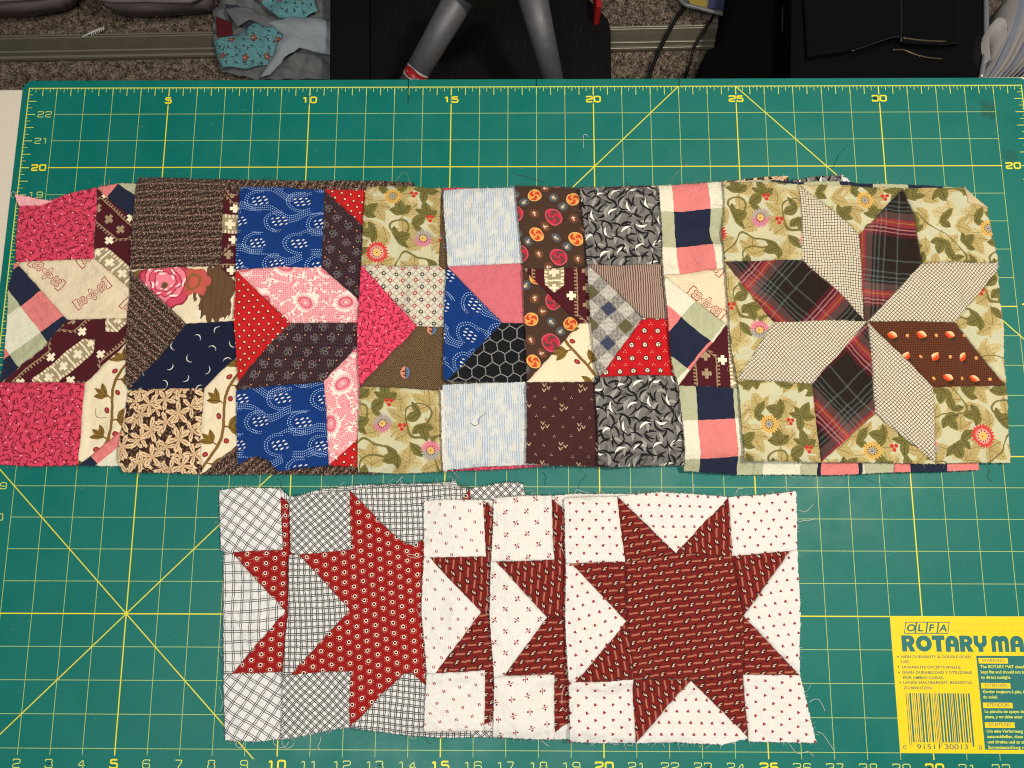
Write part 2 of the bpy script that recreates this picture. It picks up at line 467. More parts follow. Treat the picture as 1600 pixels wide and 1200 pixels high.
@fabric
def tweedplaid(u, v):
    n = noise(xyz(u * 55.0, v * 12.0), 1.0, 2.0); n2 = noise(xyz(u * 12.0, v * 55.0), 1.0, 2.0)
    lt_ = mix((74, 70, 66), (206, 200, 188), ss(n * 0.5 + n2 * 0.5 + 0.12 * sin((u + v) * 120.0), 0.40, 0.54))
    dk = mix((60, 58, 58), (166, 160, 150), ss(n * 0.5 + n2 * 0.5 + 0.12 * sin((u - v) * 120.0), 0.42, 0.56))
    iu, x = cell(u, 0.72); iv, y = cell(v, 0.72)
    bx = ln(x, 0.17, 0.02); by = ln(y, 0.17, 0.02)
    c = mix(lt_, (202, 196, 184), (1.0 - mx(bx, by)) * 0.4)
    c = mix(c, dk, mx(bx, by) * 0.75)
    sq = mix((46, 54, 84), (88, 80, 48), gt(frac((iu + iv) * 0.5), 0.25))
    return mix(c, sq, bx * by * 0.92)
@fabric
def redcirc(u, v):
    c = mix((178, 16, 26), (196, 24, 32), noise(xyz(u, v), 6.0))
    iv, y = cell(v, 0.4); iu, x = cell(u, 0.4)
    r = hyp(x, y)
    c = mix(c, (20, 12, 14), disc(r, 0.088))
    c = mix(c, (228, 214, 190), disc(r, 0.062))
    c = mix(c, (30, 16, 18), mx(ln(x - 0.005, 0.009) * ln(y + 0.02, 0.04), ln(y - 0.018, 0.009) * ln(x, 0.045)))
    iv, y = cell(v, 0.4, 0.5); iu, x = cell(u, 0.4, 0.5)
    d = mn(hyp(x, y - 0.035), mn(hyp(x - 0.04, y + 0.02), hyp(x + 0.04, y + 0.02)))
    return mix(c, (232, 170, 150), disc(d, 0.014))
def panes(u, v, p, wd, lc):
    c = mix((226, 218, 196), (212, 200, 172), noise(xyz(u, v), 1.2, 3.0))
    u = u + 0.012 * sin(v * 3.1); v = v + 0.012 * sin(u * 3.7)
    _, x = cell(u, p); _, y = cell(v, p)
    return mix(c, lc, mx(ln(x, wd, 0.006), ln(y, wd, 0.006)) * 0.92)
@fabric
def windowpane(u, v): return panes(u, v, 0.092, 0.0105, (40, 32, 32))
def bands(t, P=2.0):
    f = frac(t * (1.0 / P))
    def bd(a, b): return ss(f, a - 0.008, a + 0.008) * ss(f, b - 0.008, b + 0.008, 1.0, 0.0)
    c = mix((34, 24, 19), (92, 18, 34), bd(0.38, 0.52))
    c = mix(c, (176, 60, 70), bd(0.52, 0.63))
    c = mix(c, (104, 76, 72), bd(0.63, 0.72))
    c = mix(c, (84, 96, 94), mx(bd(0.745, 0.765), mx(bd(0.80, 0.82), mx(bd(0.87, 0.89), bd(0.05, 0.07)))))
    c = mix(c, (214, 130, 130), mx(bd(0.48, 0.50), bd(0.43, 0.445)))
    return mix(c, (206, 130, 44), bd(0.575, 0.588))
@fabric
def madras(u, v):
    tw = ss(sin((u + v) * 230.0), -0.6, 0.6)
    c = mix(bands(u), bands(v + 0.3), tw * 0.4 + 0.3)
    return c
@fabric
def acorns(u, v):
    g = mx(ln(cell(u, 0.05)[1], 0.007), ln(cell(v, 0.05)[1], 0.007))
    c = mix((52, 30, 20), (122, 64, 38), g * 0.8)
    iv, y = cell(v, 0.62); iu, x = cell(u, 0.82, iv * 0.4)
    c = mix(c, (40, 36, 20), disc(hyp(x - 0.05, (y + 0.13) * 1.3), 0.08) * 0.75)
    a, b = rot(x, y, ss(M('PINGPONG', iv, 1.0), 0.4, 0.6, -0.3, 1.0))
    d = leaf(a + 0.12, b, 0.26, 0.1)
    c = mix(c, mix((206, 66, 22), (244, 204, 150), ss(b + a * 0.4, -0.05, 0.09)), fill(d))
    iv, y = cell(v, 0.62, 0.04); iu, x = cell(u, 0.82, iv * 0.4 + 0.5)
    c = mix(c, (196, 128, 66), disc(hyp(x, y), 0.052))
    return mix(c, (236, 190, 120), disc(hyp(x + 0.01, y - 0.015), 0.025, 0.015))
@fabric
def leafprint(u, v):
    c = mix((44, 26, 22), (60, 38, 30), noise(xyz(u, v), 10.0))
    n = noise(xyz(u, v), 22.0, 2.0)
    c = mix(c, (170, 134, 100), ss(n, 0.56, 0.60) * 0.55)
    for k, (p, sz) in enumerate(((0.40, 0.8), (0.47, 1.0), (0.52, 1.15))):
        iu, x = cell(u + 0.17 * k, p, 0.3 * k); iv, y = cell(v + 0.13 * k, p * 0.94, iu * 0.5)
        r = rnd(iu, iv, k); x, y = rot(x, y, r * 6.28)
        th = atan2(y, x); rr = hyp(x, y)
        lobe = mabs(cos(th * 2.5))
        R = (0.045 + 0.165 * lobe * lobe * (1.0 + 0.0) + 0.010 * cos(th * 31.0)) * sz
        c = mix(c, (42, 24, 20), fill(rr - R - 0.013, 0.006))
        m = fill(rr - R, 0.006)
        c = mix(c, mix((224, 192, 152), (180, 142, 104), ss(lobe, 0.9, 0.45)), m)
        c = mix(c, (98, 64, 44), ln(1.0 - lobe, 0.003, 0.012) * m * lt(rr, 0.15 * sz))
    return c
def creambase(u, v): return mix((234, 222, 192), (220, 204, 170), noise(xyz(u, v), 1.6, 3.0))
@fabric
def creamvine(u, v):
    c = creambase(u, v)
    iu, x = cell(u, 1.5)
    xs = x + 0.12 * sin(v * 3.4)
    br = (122, 92, 44)
    c = mix(c, br, ln(xs, 0.028, 0.008))
    for s in (-1.0, 1.0):
        iv, y = cell(v, 0.72, 0.25 * s)
        xx = xs * s; yy = y
        a, b = rot(xx, yy, 0.35)
        c = mix(c, br, ln(b, 0.014) * ln(a - 0.12, 0.12))
        for t in (0.35, 1.1, -0.3):
            p, q = rot(xx - 0.12, yy - 0.03, t)
            d = leaf(p, q, 0.24, 0.055)
            c = mix(c, (126, 98, 42), fill(d))
            c = mix(c, (74, 52, 22), ln(q, 0.006) * fill(d))
        c = mix(c, (110, 26, 30), disc(hyp(xx - 0.1, yy + 0.22), 0.05))
        c = mix(c, (176, 66, 62), disc(hyp(xx - 0.1, yy + 0.22), 0.032))
    return c
@fabric
def rose(u, v):
    c = creambase(u, v)
    wn = noise(xyz(u, v), 2.4, 2.0) - 0.5; u = u + wn * 0.22; v = v - wn * 0.2
    br = (98, 70, 48)
    # big brown calyx at the right
    th = atan2(v + 0.0, u - 1.05); r = hyp(u - 1.05, (v + 0.05) * 0.62)
    c = mix(c, br, fill(r - 0.42 - 0.05 * sin(u * 34.0)) * gt(u, 0.35))
    c = mix(c, (66, 44, 32), ln(sin(u * 21.0 + v * 2.0), 0.12, 0.1) * fill(r - 0.40) * gt(u, 0.35) * 0.7)
    c = mix(c, (232, 222, 200), ln(hyp(u * 1.0 - 1.05, (v + 0.55) * 0.7) - 0.3, 0.03) * gt(sin(u * 44.0), 0.2) * lt(v, -0.5))
    c = mix(c, (118, 92, 50), fill(leaf(*rot(u + 1.0, v - 0.05, 0.15), 0.75, 0.16)))
    # rose body, layered petals
    R = lambda x, y, R0, am, n, ph: hyp(x, y) - R0 - am * mabs(sin(atan2(y, x) * n + ph))
    c = mix(c, (146, 36, 62), fill(R(u + 0.1, v - 0.02, 0.55, 0.07, 3.5, 0.3) * 1.0))
    c = mix(c, (206, 70, 96), fill(R(u + 0.1, v - 0.02, 0.51, 0.07, 3.5, 0.3)))
    c = mix(c, (192, 88, 76), fill(R(u - 0.55, v - 0.12, 0.26, 0.07, 3.0, 1.0)))
    c = mix(c, (120, 92, 44), ln(hyp(u - 0.5, v - 0.1) - 0.15, 0.03) * 0.8)
    for k, (rr, n, ph) in enumerate(((0.42, 3.0, 0.0), (0.3, 2.5, 1.0), (0.19, 2.0, 0.4))):
        d = R(u + 0.12, v - 0.06, rr, 0.05, n, ph)
        c = mix(c, (236, 130, 146) if k % 2 == 0 else (220, 88, 110), fill(d))
        c = mix(c, (142, 28, 54), ln(d, 0.010))
        c = mix(c, (250, 226, 220), ln(d + 0.045, 0.02) * gt(sin(atan2(v, u + 0.1) * 6.0 + k), 0.35))
    return mix(c, (104, 76, 40), disc(hyp(u + 0.12, v + 0.02), 0.075, 0.02))
def dbl(u, v, p, gap, wd, lc=(22, 18, 22)):
    c = mix((230, 228, 222), (210, 212, 212), noise(xyz(u, v), 1.6, 3.0))
    u = u + 0.02 * sin(v * 2.1) ; v = v + 0.025 * sin(u * 1.9)
    _, x = cell(u, p); _, y = cell(v, p * 1.08)
    return mix(c, lc, mx(ln(mabs(x) - gap, wd, 0.005), ln(mabs(y) - gap, wd, 0.005)) * 0.9)
@fabric
def widecheck(u, v): return dbl(u, v, 0.280, 0.029, 0.0115)
@fabric
def densecheck(u, v): return dbl(u, v, 0.178, 0.025, 0.0140, (20, 15, 15))
@fabric
def reddaisy(u, v):
    c = mix((134, 18, 18), (152, 26, 22), noise(xyz(u, v), 3.0, 3.0))
    iu, x = cell(u, 0.27); iv, y = cell(v, 0.285, iu * 0.5)
    r = hyp(x, y); th = atan2(y, x)
    it = M('ROUND', th * 1.9); dt = (th - it * (1 / 1.9)) * 0.082
    c = mix(c, (236, 196, 176), ss(hyp(r - 0.092, dt), 0.004, 0.013, 1.0, 0.0) * lt(y, 0.05) * 0.8)
    c = mix(c, (244, 222, 204), disc(r, 0.055))
    return mix(c, (34, 12, 14), disc(hyp(x, y), 0.033))
@fabric
def redbox(u, v):
    c = mix((104, 22, 20), (118, 30, 25), noise(xyz(u, v), 3.0))
    iv, y = cell(v, 0.165); iu, x = cell(u, 0.40, iv * 0.3)
    c = mix(c, (166, 104, 84), ln(y, 0.019) * ln(x, 0.105))
    iu, x2 = cell(u, 0.40, iv * 0.3 + 0.5)
    xs = x2 - y * 0.55; ys = y - x2 * 0.25
    a, b = mabs(xs), mabs(ys)
    d = mx(a - 0.05, b - 0.056)
    c = mix(c, (24, 14, 18), fill(d))
    c = mix(c, (214, 190, 166), fill(mx(a - 0.028, b - 0.030)))
    return mix(c, (120, 24, 24), fill(mx(mabs(xs - 0.016) - 0.02, b - 0.014)))
def whitecot(u, v):
    n = noise(xyz(u * 26.0, v * 1.5), 1.0, 2.0) * 0.5 + noise(xyz(u * 1.5, v * 26.0), 1.0, 2.0) * 0.5
    return mix((210, 207, 200), (232, 229, 224), n)
@fabric
def dashwhite(u, v):
    c = whitecot(u, v)
    iv, y = cell(v, 0.22); iu, x = cell(u, 0.38, iv * 0.5)
    x, y = rot(x, y, 0.25)
    return mix(c, (150, 30, 40), ln(mabs(x) - 0.018, 0.0105) * ln(y + x * 0.2, 0.034))
@fabric
def squigwhite(u, v):
    c = whitecot(u, v)
    iv, y = cell(v, 0.27); iu, x = cell(u, 0.5, iv * 0.5)
    s = ss(M('PINGPONG', iv, 1.0), 0.4, 0.6, -1.0, 1.0)
    xs = x * s
    l = ln(xs - y * 0.75, 0.0105) * ln(y, 0.06)
    d = mn(hyp(xs + 0.035, y - 0.03), hyp(xs - 0.035, y + 0.03))
    return mix(c, (146, 28, 38), mx(l, disc(d, 0.024)))
@fabric
def arrowwhite(u, v):
    c = whitecot(u, v)
    iv, y = cell(v, 0.23); iu, x = cell(u, 0.37, iv * 0.5)
    d = mn(hyp(mabs(x) - 0.018, (y - 0.016) * 0.75), hyp(x * 1.3, y + 0.022))
    return mix(c, (148, 28, 36), disc(d, 0.021))
@fabric
def linen(u, v): return whitecot(u, v)
@fabric
def creamplain(u, v): return mix((206, 190, 152), (190, 172, 134), noise(xyz(u, v), 2.0, 3.0))
@fabric
def palepink(u, v): return mix((226, 150, 158), (240, 184, 186), noise(xyz(u, v), 5.0, 3.0))

SCALE = dict(pinkcoral=1.5, brightcoral=1.35, creamred=1.6, bigcheck=1.2, maroontile=1.6, rose=1.55, navymoon=1.2, redring=1.15, darksprig=1.3,
 creamvine=1.8, bluedots=1.5, pinkpaisley=1.5, olivefloral=1.6, ringgrid=1.5, tweed=1.4, ikat=1.25, blackhex=1.5, buttons=1.75, vprint=1.2, swoosh=1.3,
 tweedplaid=1.1, redcirc=1.1, madras=1.25, acorns=1.15, leafprint=1.75, redbox=1.3, dashwhite=1.3, squigwhite=1.3, arrowwhite=1.12, reddaisy=1.06)
def fabmat(name):
    key = 'cotton_' + name; scale = SCALE.get(name, 1.0)
    if key in MATS: return MATS[key]
    m, bs = new_mat(key)
    uvn = CUR[0].nodes.new('ShaderNodeUVMap'); uvn.uv_map = 'cloth'
    sp = CUR[0].nodes.new('ShaderNodeSeparateXYZ'); CUR[0].links.new(uvn.outputs[0], sp.inputs[0])
    u, v = S(sp.outputs[0]) * (1 / scale), S(sp.outputs[1]) * (1 / scale)
    # woven ground never prints perfectly straight
    wv = noise(xyz(u, v), 1.1, 1.0) - 0.5
    u2 = u + wv * 0.05; v2 = v + wv * 0.05
    c = FAB[name](u2, v2)
    th1 = noise(xyz(u * 70.0, v * 4.0), 1.0, 2.0); th2 = noise(xyz(u * 4.0, v * 70.0), 1.0, 2.0)
    wear = noise(xyz(u, v, 5.0), 1.3, 4.0, 0.6)
    c = mul(c, 0.80 + (th1 + th2) * 0.13 + wear * 0.14)
    put(bs.inputs['Base Color'], c)
    bs.inputs['Roughness'].default_value = 0.9
    bs.inputs['Specular IOR Level'].default_value = 0.18
    bs.inputs['Sheen Weight'].default_value = 0.08
    wood_bump(bs, (th1 + th2) * 0.5 + noise(xyz(u, v), 3.2, 2.0) * 5.0, 0.5, 0.05)
    MATS[key] = m; return m

# ------------------------------------------------------------------ mesh helpers
def link(name, me, mat=None, parent=None, smooth=False):
    o = bpy.data.objects.new(name, me); COL.objects.link(o)
    if mat is not None:
        for m in (mat if isinstance(mat, (list, tuple)) else [mat]): me.materials.append(m)
    if parent is not None: o.parent = parent
    if smooth: me.polygons.foreach_set('use_smooth', [True] * len(me.polygons))
    return o
def mesh(name, vs, fs):
    me = bpy.data.meshes.new(name); me.from_pydata([(a * IN, b * IN, c * IN) for a, b, c in vs], [], fs); me.update(); return me
def tag(o, label=None, cat=None, group=None, kind=None):
    if label: o['label'] = label
    if cat: o['category'] = cat
    if group: o['group'] = group
    if kind: o['kind'] = kind
    return o
def empty(name, loc=(0, 0, 0)):
    o = bpy.data.objects.new(name, None); COL.objects.link(o); o.empty_display_size = 0.02
    return o
def tube_data(pts, r, seg=6, r1=None, vs=None, fs=None, cap=True):
    vs = [] if vs is None else vs; fs = [] if fs is None else fs
    pts = [Vector(p) for p in pts]; n = len(pts); b0 = len(vs)
    up = Vector((0.13, 0.21, 0.97))
    for i, p in enumerate(pts):
        d = (pts[min(i + 1, n - 1)] - pts[max(i - 1, 0)]).normalized()
        a = d.cross(up)
        if a.length < 1e-3: a = d.cross(Vector((1, 0, 0)))
        a.normalize(); b = d.cross(a).normalized()
        rr = r if r1 is None else r + (r1 - r) * i / (n - 1)
        for k in range(seg):
            t = 2 * math.pi * k / seg
            q = p + a * (math.cos(t) * rr) + b * (math.sin(t) * rr); vs.append((q.x, q.y, q.z))
    for i in range(n - 1):
        for k in range(seg):
            fs.append((b0 + i * seg + k, b0 + i * seg + (k + 1) % seg, b0 + (i + 1) * seg + (k + 1) % seg, b0 + (i + 1) * seg + k))
    if cap:
        fs.append(tuple(b0 + k for k in range(seg))[::-1]); fs.append(tuple(b0 + (n - 1) * seg + k for k in range(seg)))
    return vs, fs
def slab(name, loop, z0, z1, mat, parent=None, bev=0.0, seg=2):
    """prism over a CCW outline (inches), bevelled"""
    bm = bmesh.new()
    vt = [bm.verts.new((x * IN, y * IN, z1 * IN)) for x, y in loop]
    f = bm.faces.new(vt)
    if f.normal.z < 0: f.normal_flip()
    bm.normal_update()
    g = bmesh.ops.extrude_face_region(bm, geom=[f])
    dn = [e for e in g['geom'] if isinstance(e, bmesh.types.BMVert)]
    for vv in dn: vv.co.z = z0 * IN
    bmesh.ops.recalc_face_normals(bm, faces=bm.faces)
    if bev:
        es = [e for e in bm.edges if abs(e.verts[0].co.z - e.verts[1].co.z) < 1e-7]
        bmesh.ops.bevel(bm, geom=es, offset=bev * IN, segments=seg, affect='EDGES', profile=0.5)
    me = bpy.data.meshes.new(name); bm.to_mesh(me); bm.free()
    return link(name, me, mat, parent)
def rrect(x0, y0, x1, y1, r, n=6):
    out = []
    for cx, cy, a0 in ((x1 - r, y0 + r, -90), (x1 - r, y1 - r, 0), (x0 + r, y1 - r, 90), (x0 + r, y0 + r, 180)):
        for k in range(n + 1):
            a = math.radians(a0 + 90 * k / n); out.append((cx + r * math.cos(a), cy + r * math.sin(a)))
    return out
def spline(pts, n=6):
    """Catmull-Rom through 3-D points"""
    P = [Vector(p) for p in pts]; P = [P[0] * 2 - P[1]] + P + [P[-1] * 2 - P[-2]]; out = []
    for i in range(1, len(P) - 2):
        for k in range(n):
            t = k / n; a, b, c, d = P[i - 1:i + 3]
            out.append(0.5 * ((2 * b) + (c - a) * t + (2 * a - 5 * b + 4 * c - d) * t * t + (3 * b - 3 * c + d - a) * t ** 3))
    out.append(P[-2]); return [tuple(q) for q in out]

# ------------------------------------------------------------------ table and mat
FLOOR = -29.5
table = empty('work_table')
tag(table, 'cream laminate work table under the green cutting mat', 'table')
tl, tr = at(-140, 141.5, -0.1), at(1740, 117.5, -0.1)
slab('table_top', [(tl[0], -9), (tr[0], -9), tr, tl], -1.35, -0.1, plain('cream_laminate', (212, 202, 184), 0.5, vary=0.03, vs=300), table, 0.06)
for lx, ly in ((-2.5, -7), (39, -7), (-2.5, 20.5), (39, 21)):
    vs, fs = tube_data([(lx, ly, -1.35), (lx, ly, FLOOR)], 0.6, 16)
    link('leg', mesh('leg', vs, fs), plain('grey_leg_paint', (120, 120, 122), 0.4), table)

def mat_green():
    m, bs = new_mat('cutting_mat_vinyl')
    tc = CUR[0].nodes.new('ShaderNodeTexCoord')
    sp = CUR[0].nodes.new('ShaderNodeSeparateXYZ'); CUR[0].links.new(tc.outputs['Object'], sp.inputs[0])
    x, y, zz = S(sp.outputs[0]) * (1 / IN), S(sp.outputs[1]) * (1 / IN), S(sp.outputs[2]) * (1 / IN)
    P = xyz(x, y)
    c = mix((0, 98, 90), (2, 109, 99), noise(P, 0.35, 4.0))
    c = mix(c, (30, 122, 110), ss(noise(P, 7.0, 6.0, 0.75), 0.56, 0.8) * 0.35)
    # scuffs from the rotary cutter: long faint scratches, specks
    xr, yr = rot(x, y, 0.5)
    c = mix(c, (78, 150, 132), ss(noise(xyz(xr * 0.6, yr * 22.0), 1.0, 3.0), 0.66, 0.78) * ss(noise(P, 0.8, 2.0), 0.40, 0.62) * 0.5)
    xq, yq = rot(x, y, -1.2)
    c = mix(c, (8, 70, 64), ss(noise(xyz(xq * 0.4, yq * 26.0, 4.0), 1.0, 3.0), 0.68, 0.78) * ss(noise(xyz(x, y, 9.0), 0.6, 2.0), 0.45, 0.62) * 0.6)
    c = mix(c, (130, 176, 158), ss(noise(P, 21.0, 2.0), 0.74, 0.78) * 0.6)
    c = mix(c, (10, 50, 46), ss(noise(xyz(x + 7.0, y, 2.0), 11.0, 2.0), 0.76, 0.79) * 0.8)
    # the two dark rubbed spots at the top right corner
    n = noise(P, 4.0, 4.0)
    c = mix(c, (20, 74, 66), ss(hyp(x - 33.75, y - 22.05) + (n - 0.5) * 0.7, 0.22, 0.38, 0.62, 0.0))
    c = mix(c, (20, 74, 66), ss(hyp(x - 34.35, y - 20.35) + (n - 0.5) * 0.7, 0.16, 0.30, 0.55, 0.0))
    thin, bold = (178, 196, 112), (224, 212, 50)
    wr = ss(noise(P, 9.0, 5.0, 0.75), 0.30, 0.50, 0.25, 1.0)
    inx = gt(x, 0.0) * lt(x, 35.0); iny = gt(y, 0.72) * lt(y, 23.0)
    _, gx = cell(x, 1.0); _, gy = cell(y, 1.0); _, g5x = cell(x, 5.0); _, g5y = cell(y, 5.0)
    gapL = 1.0 - gt(x, 0.30) * lt(x, 0.98) * gt(y, 5.5); gapR = 1.0 - gt(x, 34.02) * lt(x, 34.75)
    vline = ln(gx, 0.0085, 0.009) * gt(y, 0.80)
    hline = ln(gy, 0.0085, 0.009) * gapL * gapR * gt(y, 0.8)
    c = mix(c, thin, mx(vline, hline) * inx * iny * wr)
    gapT = 1.0 - gt(y, 22.34) * lt(y, 22.69)
    b = mx(ln(g5x, 0.0175, 0.010) * gt(y, 0.80) * gapT, ln(g5y, 0.0175, 0.010) * gapL * gapR * gt(y, 0.8))
    diag = mx(ln(x - y, 0.023, 0.013), mx(ln(x + y - 10.0, 0.023, 0.013), ln(x + y - 48.0, 0.023, 0.013)))
    c = mix(c, bold, mx(b, diag) * inx * iny * ss(wr, 0.0, 1.0, 0.6, 1.0))
    # rulers
    def ruler(t, d):
        _, e8 = cell(t, 0.125); _, e4 = cell(t, 0.25); _, e2 = cell(t, 0.5, 0.5)
        _, h2 = cell(t, 0.5)
        a = ln(e8, 0.008, 0.008) * lt(d, 0.075)
        a = mx(a, ln(e4, 0.009, 0.008) * lt(d, 0.17))
        a = mx(a, ln(h2, 0.012, 0.009) * lt(d, 0.31))
        return a * gt(d, 0.0)
    rl = mx(ruler(x, 23.0 - y), mx(ruler(y, x), ruler(y, 35.0 - x)))
    bd = mx(ln(y - 23.0, 0.017, 0.01), mx(ln(x, 0.015, 0.01), ln(x - 35.0, 0.015, 0.01)))
    c = mix(c, (206, 214, 90), mx(rl, bd) * gt(x, -0.02) * lt(x, 35.02) * lt(y, 23.02) * ss(wr, 0.0, 1.0, 0.45, 1.0))
    # knife slits on the top margin
    for sx, y0 in ((13.48, 22.4), (18.0, 23.02), (23.03, 23.0)):
        c = mix(c, (6, 34, 32), ln(x - sx, 0.018, 0.01) * gt(y, y0))
    put(bs.inputs['Base Color'], c)
    put(bs.inputs['Roughness'], ss(noise(P, 0.7, 5.0, 0.6), 0.3, 0.7, 0.40, 0.60))
    bs.inputs['Specular IOR Level'].default_value = 0.3
    wood_bump(bs, noise(P, 60.0, 3.0), 0.25, 0.01)
    return m
mat_root = empty('cutting_mat')
tag(mat_root, 'green self-healing cutting mat with yellow inch grid lying on the table', 'cutting mat')
MG = mat_green()
slab('mat_sheet', rrect(-0.24, -0.75, 35.26, 23.3, 0.35), -0.098, 0.0, MG, mat_root, 0.02)

def ribbon(strokes, wd, z, vs, fs):
    """flat ribbons along polylines (2-D, inches)"""
    for pl in strokes:
        P = [Vector(p) for p in pl]; n = len(P); b0 = len(vs)
        closed = (P[0] - P[-1]).length < 1e-6
        for i, p in enumerate(P):
            a = P[i - 1] if i else (P[-2] if closed else P[0]); b = P[i + 1] if i < n - 1 else (P[1] if closed else P[-1])
            d1 = (p - a); d2 = (b - p)
            d1 = d1.normalized() if d1.length > 1e-9 else d2.normalized(); d2 = d2.normalized() if d2.length > 1e-9 else d1
            t = (d1 + d2)
            t = t.normalized() if t.length > 1e-6 else d1
            nn = Vector((-t.y, t.x)); k = 1 / max(0.5, nn.dot(Vector((-d1.y, d1.x))))
            for s in (1, -1): vs.append((p.x + nn.x * s * wd * k, p.y + nn.y * s * wd * k, z))
        for i in range(n - 1): fs.append((b0 + 2 * i + 1, b0 + 2 * i + 3, b0 + 2 * i + 2, b0 + 2 * i))
def rc(pts, r=0.16):
    """round the inner corners of a polyline"""
    P = [Vector(p) for p in pts]; out = [tuple(P[0])]
    for i in range(1, len(P) - 1):
        a, b, c = P[i - 1], P[i], P[i + 1]
        ra = min(r, (a - b).length / 2, (c - b).length / 2)
        s = b + (a - b).normalized() * ra; e = b + (c - b).normalized() * ra
        for k in range(4):
            t = k / 3; out.append(tuple((s * (1 - t) + b * t) * (1 - t) + (b * (1 - t) + e * t) * t))
    out.append(tuple(P[-1])); return out
DIG = {'0': [[(0.5, 1), (1, 1), (1, 0), (0, 0), (0, 1), (0.5, 1)]], '1': [[(0.1, 0.8), (0.5, 1), (0.5, 0)]],
       '2': [[(0, 0.8), (0, 1), (1, 1), (1, 0.55), (0, 0.4), (0, 0), (1, 0)]],
       '3': [[(0, 0.78), (0, 1), (0.95, 1), (0.95, 0.53), (0.3, 0.53)], [(0.3, 0.53), (1, 0.53), (1, 0), (0, 0), (0, 0.25)]],
       '4': [[(0.75, 0), (0.75, 1), (0, 0.3), (1, 0.3)]], '5': [[(0.95, 1), (0.05, 1), (0.03, 0.58), (1, 0.58), (1, 0), (0, 0), (0, 0.2)]],
       '6': [[(0.95, 0.8), (0.95, 1), (0, 1), (0, 0), (1, 0), (1, 0.56), (0, 0.56)]], '7': [[(0, 1), (1, 1), (0.35, 0)]],
       '8': [[(0.5, 0.53), (0.95, 0.53), (0.95, 1), (0.05, 1), (0.05, 0.53), (0.5, 0.53)], [(0.5, 0.52), (1, 0.52), (1, 0), (0, 0), (0, 0.52), (0.5, 0.52)]],
       '9': [[(0.05, 0.2), (0.05, 0), (1, 0), (1, 1), (0, 1), (0, 0.44), (1, 0.44)]]}
TH = plain('thin_yellow_print', (196, 210, 104), 0.5); BO = plain('bold_yellow_print', (236, 216, 24), 0.5)
def number(txt, cx, cy, bold=False, h=0.2, wdt=0.2):
    vs, fs = [], []
    n = len(txt); adv = wdt * 1.38; x0 = cx - (n * adv - (adv - wdt)) / 2
    for i, ch in enumerate(txt):
        st = [[(x0 + i * adv + p[0] * wdt, cy - h / 2 + p[1] * h) for p in rc(s, 0.3)] for s in DIG[ch]]
        ribbon(st, 0.0255 if bold else 0.0135, 0.004 + 0.0004 * i, vs, fs)
    return link('ruler_number', mesh('ruler_number', vs, fs), BO if bold else TH, mat_root)
for k in range(5, 35, 5): number(str(k), k, 22.52, True)
for k in range(1, 35): number(str(k), k, 0.56, k % 5 == 0, 0.24, 0.22)
for k in range(6, 23): number(str(k), 0.65, k, k % 5 == 0)
number('20', 34.4, 20, True); number('15', 34.4, 15, True)

# printed label in the lower right corner of the mat
YEL = plain('label_yellow_print', (238, 200, 0), 0.5, vary=0.02, vs=60)
GRN = plain('label_green_print', (22, 104, 100), 0.5, vary=0.03)
def quad(name, x0, y0, x1, y1, z, m):
    return link(name, mesh(name, [(x0, y0, z), (x1, y0, z), (x1, y1, z), (x0, y1, z)], [(0, 1, 2, 3)]), m, mat_root)
quad('printed_label', 29.0, 1.0, 34.2, 5.0, 0.003, YEL)
def text(body, x, y, h, z, m, sx=1.0, bold=0.0, shear=0.0, name='lettering', wmax=None):
    cu = bpy.data.curves.new('t', 'FONT'); cu.body = body; cu.size = 1.0; cu.offset = bold; cu.shear = shear
    o = bpy.data.objects.new('t', cu); me = bpy.data.meshes.new_from_object(o)
    bpy.data.objects.remove(o); co = np.empty(len(me.vertices) * 3); me.vertices.foreach_get('co', co); co = co.reshape(-1, 3)
    k = h / 0.70
    if wmax: sx = wmax / (co[:, 0].max() * k)
    co[:, 0] = (x + co[:, 0] * k * sx) * IN; co[:, 1] = (y + co[:, 1] * k) * IN; co[:, 2] = z * IN
    me.vertices.foreach_set('co', co.ravel()); me.update()
    return link(name, me, m, mat_root)
def L(px, py): return at(1370 + px / 4.617, 940 + py / 4.617)
# logo: four boxed letters
bx0, by1 = L(188, 148); bx1, _ = L(505, 148); _, by0 = L(188, 228)
vs, fs = [], []
sk = 0.07
for k in range(4):
    a = bx0 + (bx1 - bx0) * k / 4 + 0.02; b = bx0 + (bx1 - bx0) * (k + 1) / 4 - 0.0
    b2 = a + (bx1 - bx0) / 4
    ribbon([[(a, by0), (b2 - 0.02, by0), (b2 - 0.02 + sk, by1), (a + sk, by1), (a, by0)]], 0.012, 0.0062 + 0.0002 * k, vs, fs)
link('logo_frame', mesh('logo_frame', vs, fs), GRN, mat_root)
for k, ch in enumerate('OLFA'):
    a = bx0 + (bx1 - bx0) * k / 4
    text(ch, a + 0.085, by0 + 0.065, (by1 - by0) - 0.13, 0.0075, GRN, 1.15, 0.03, 0.2)
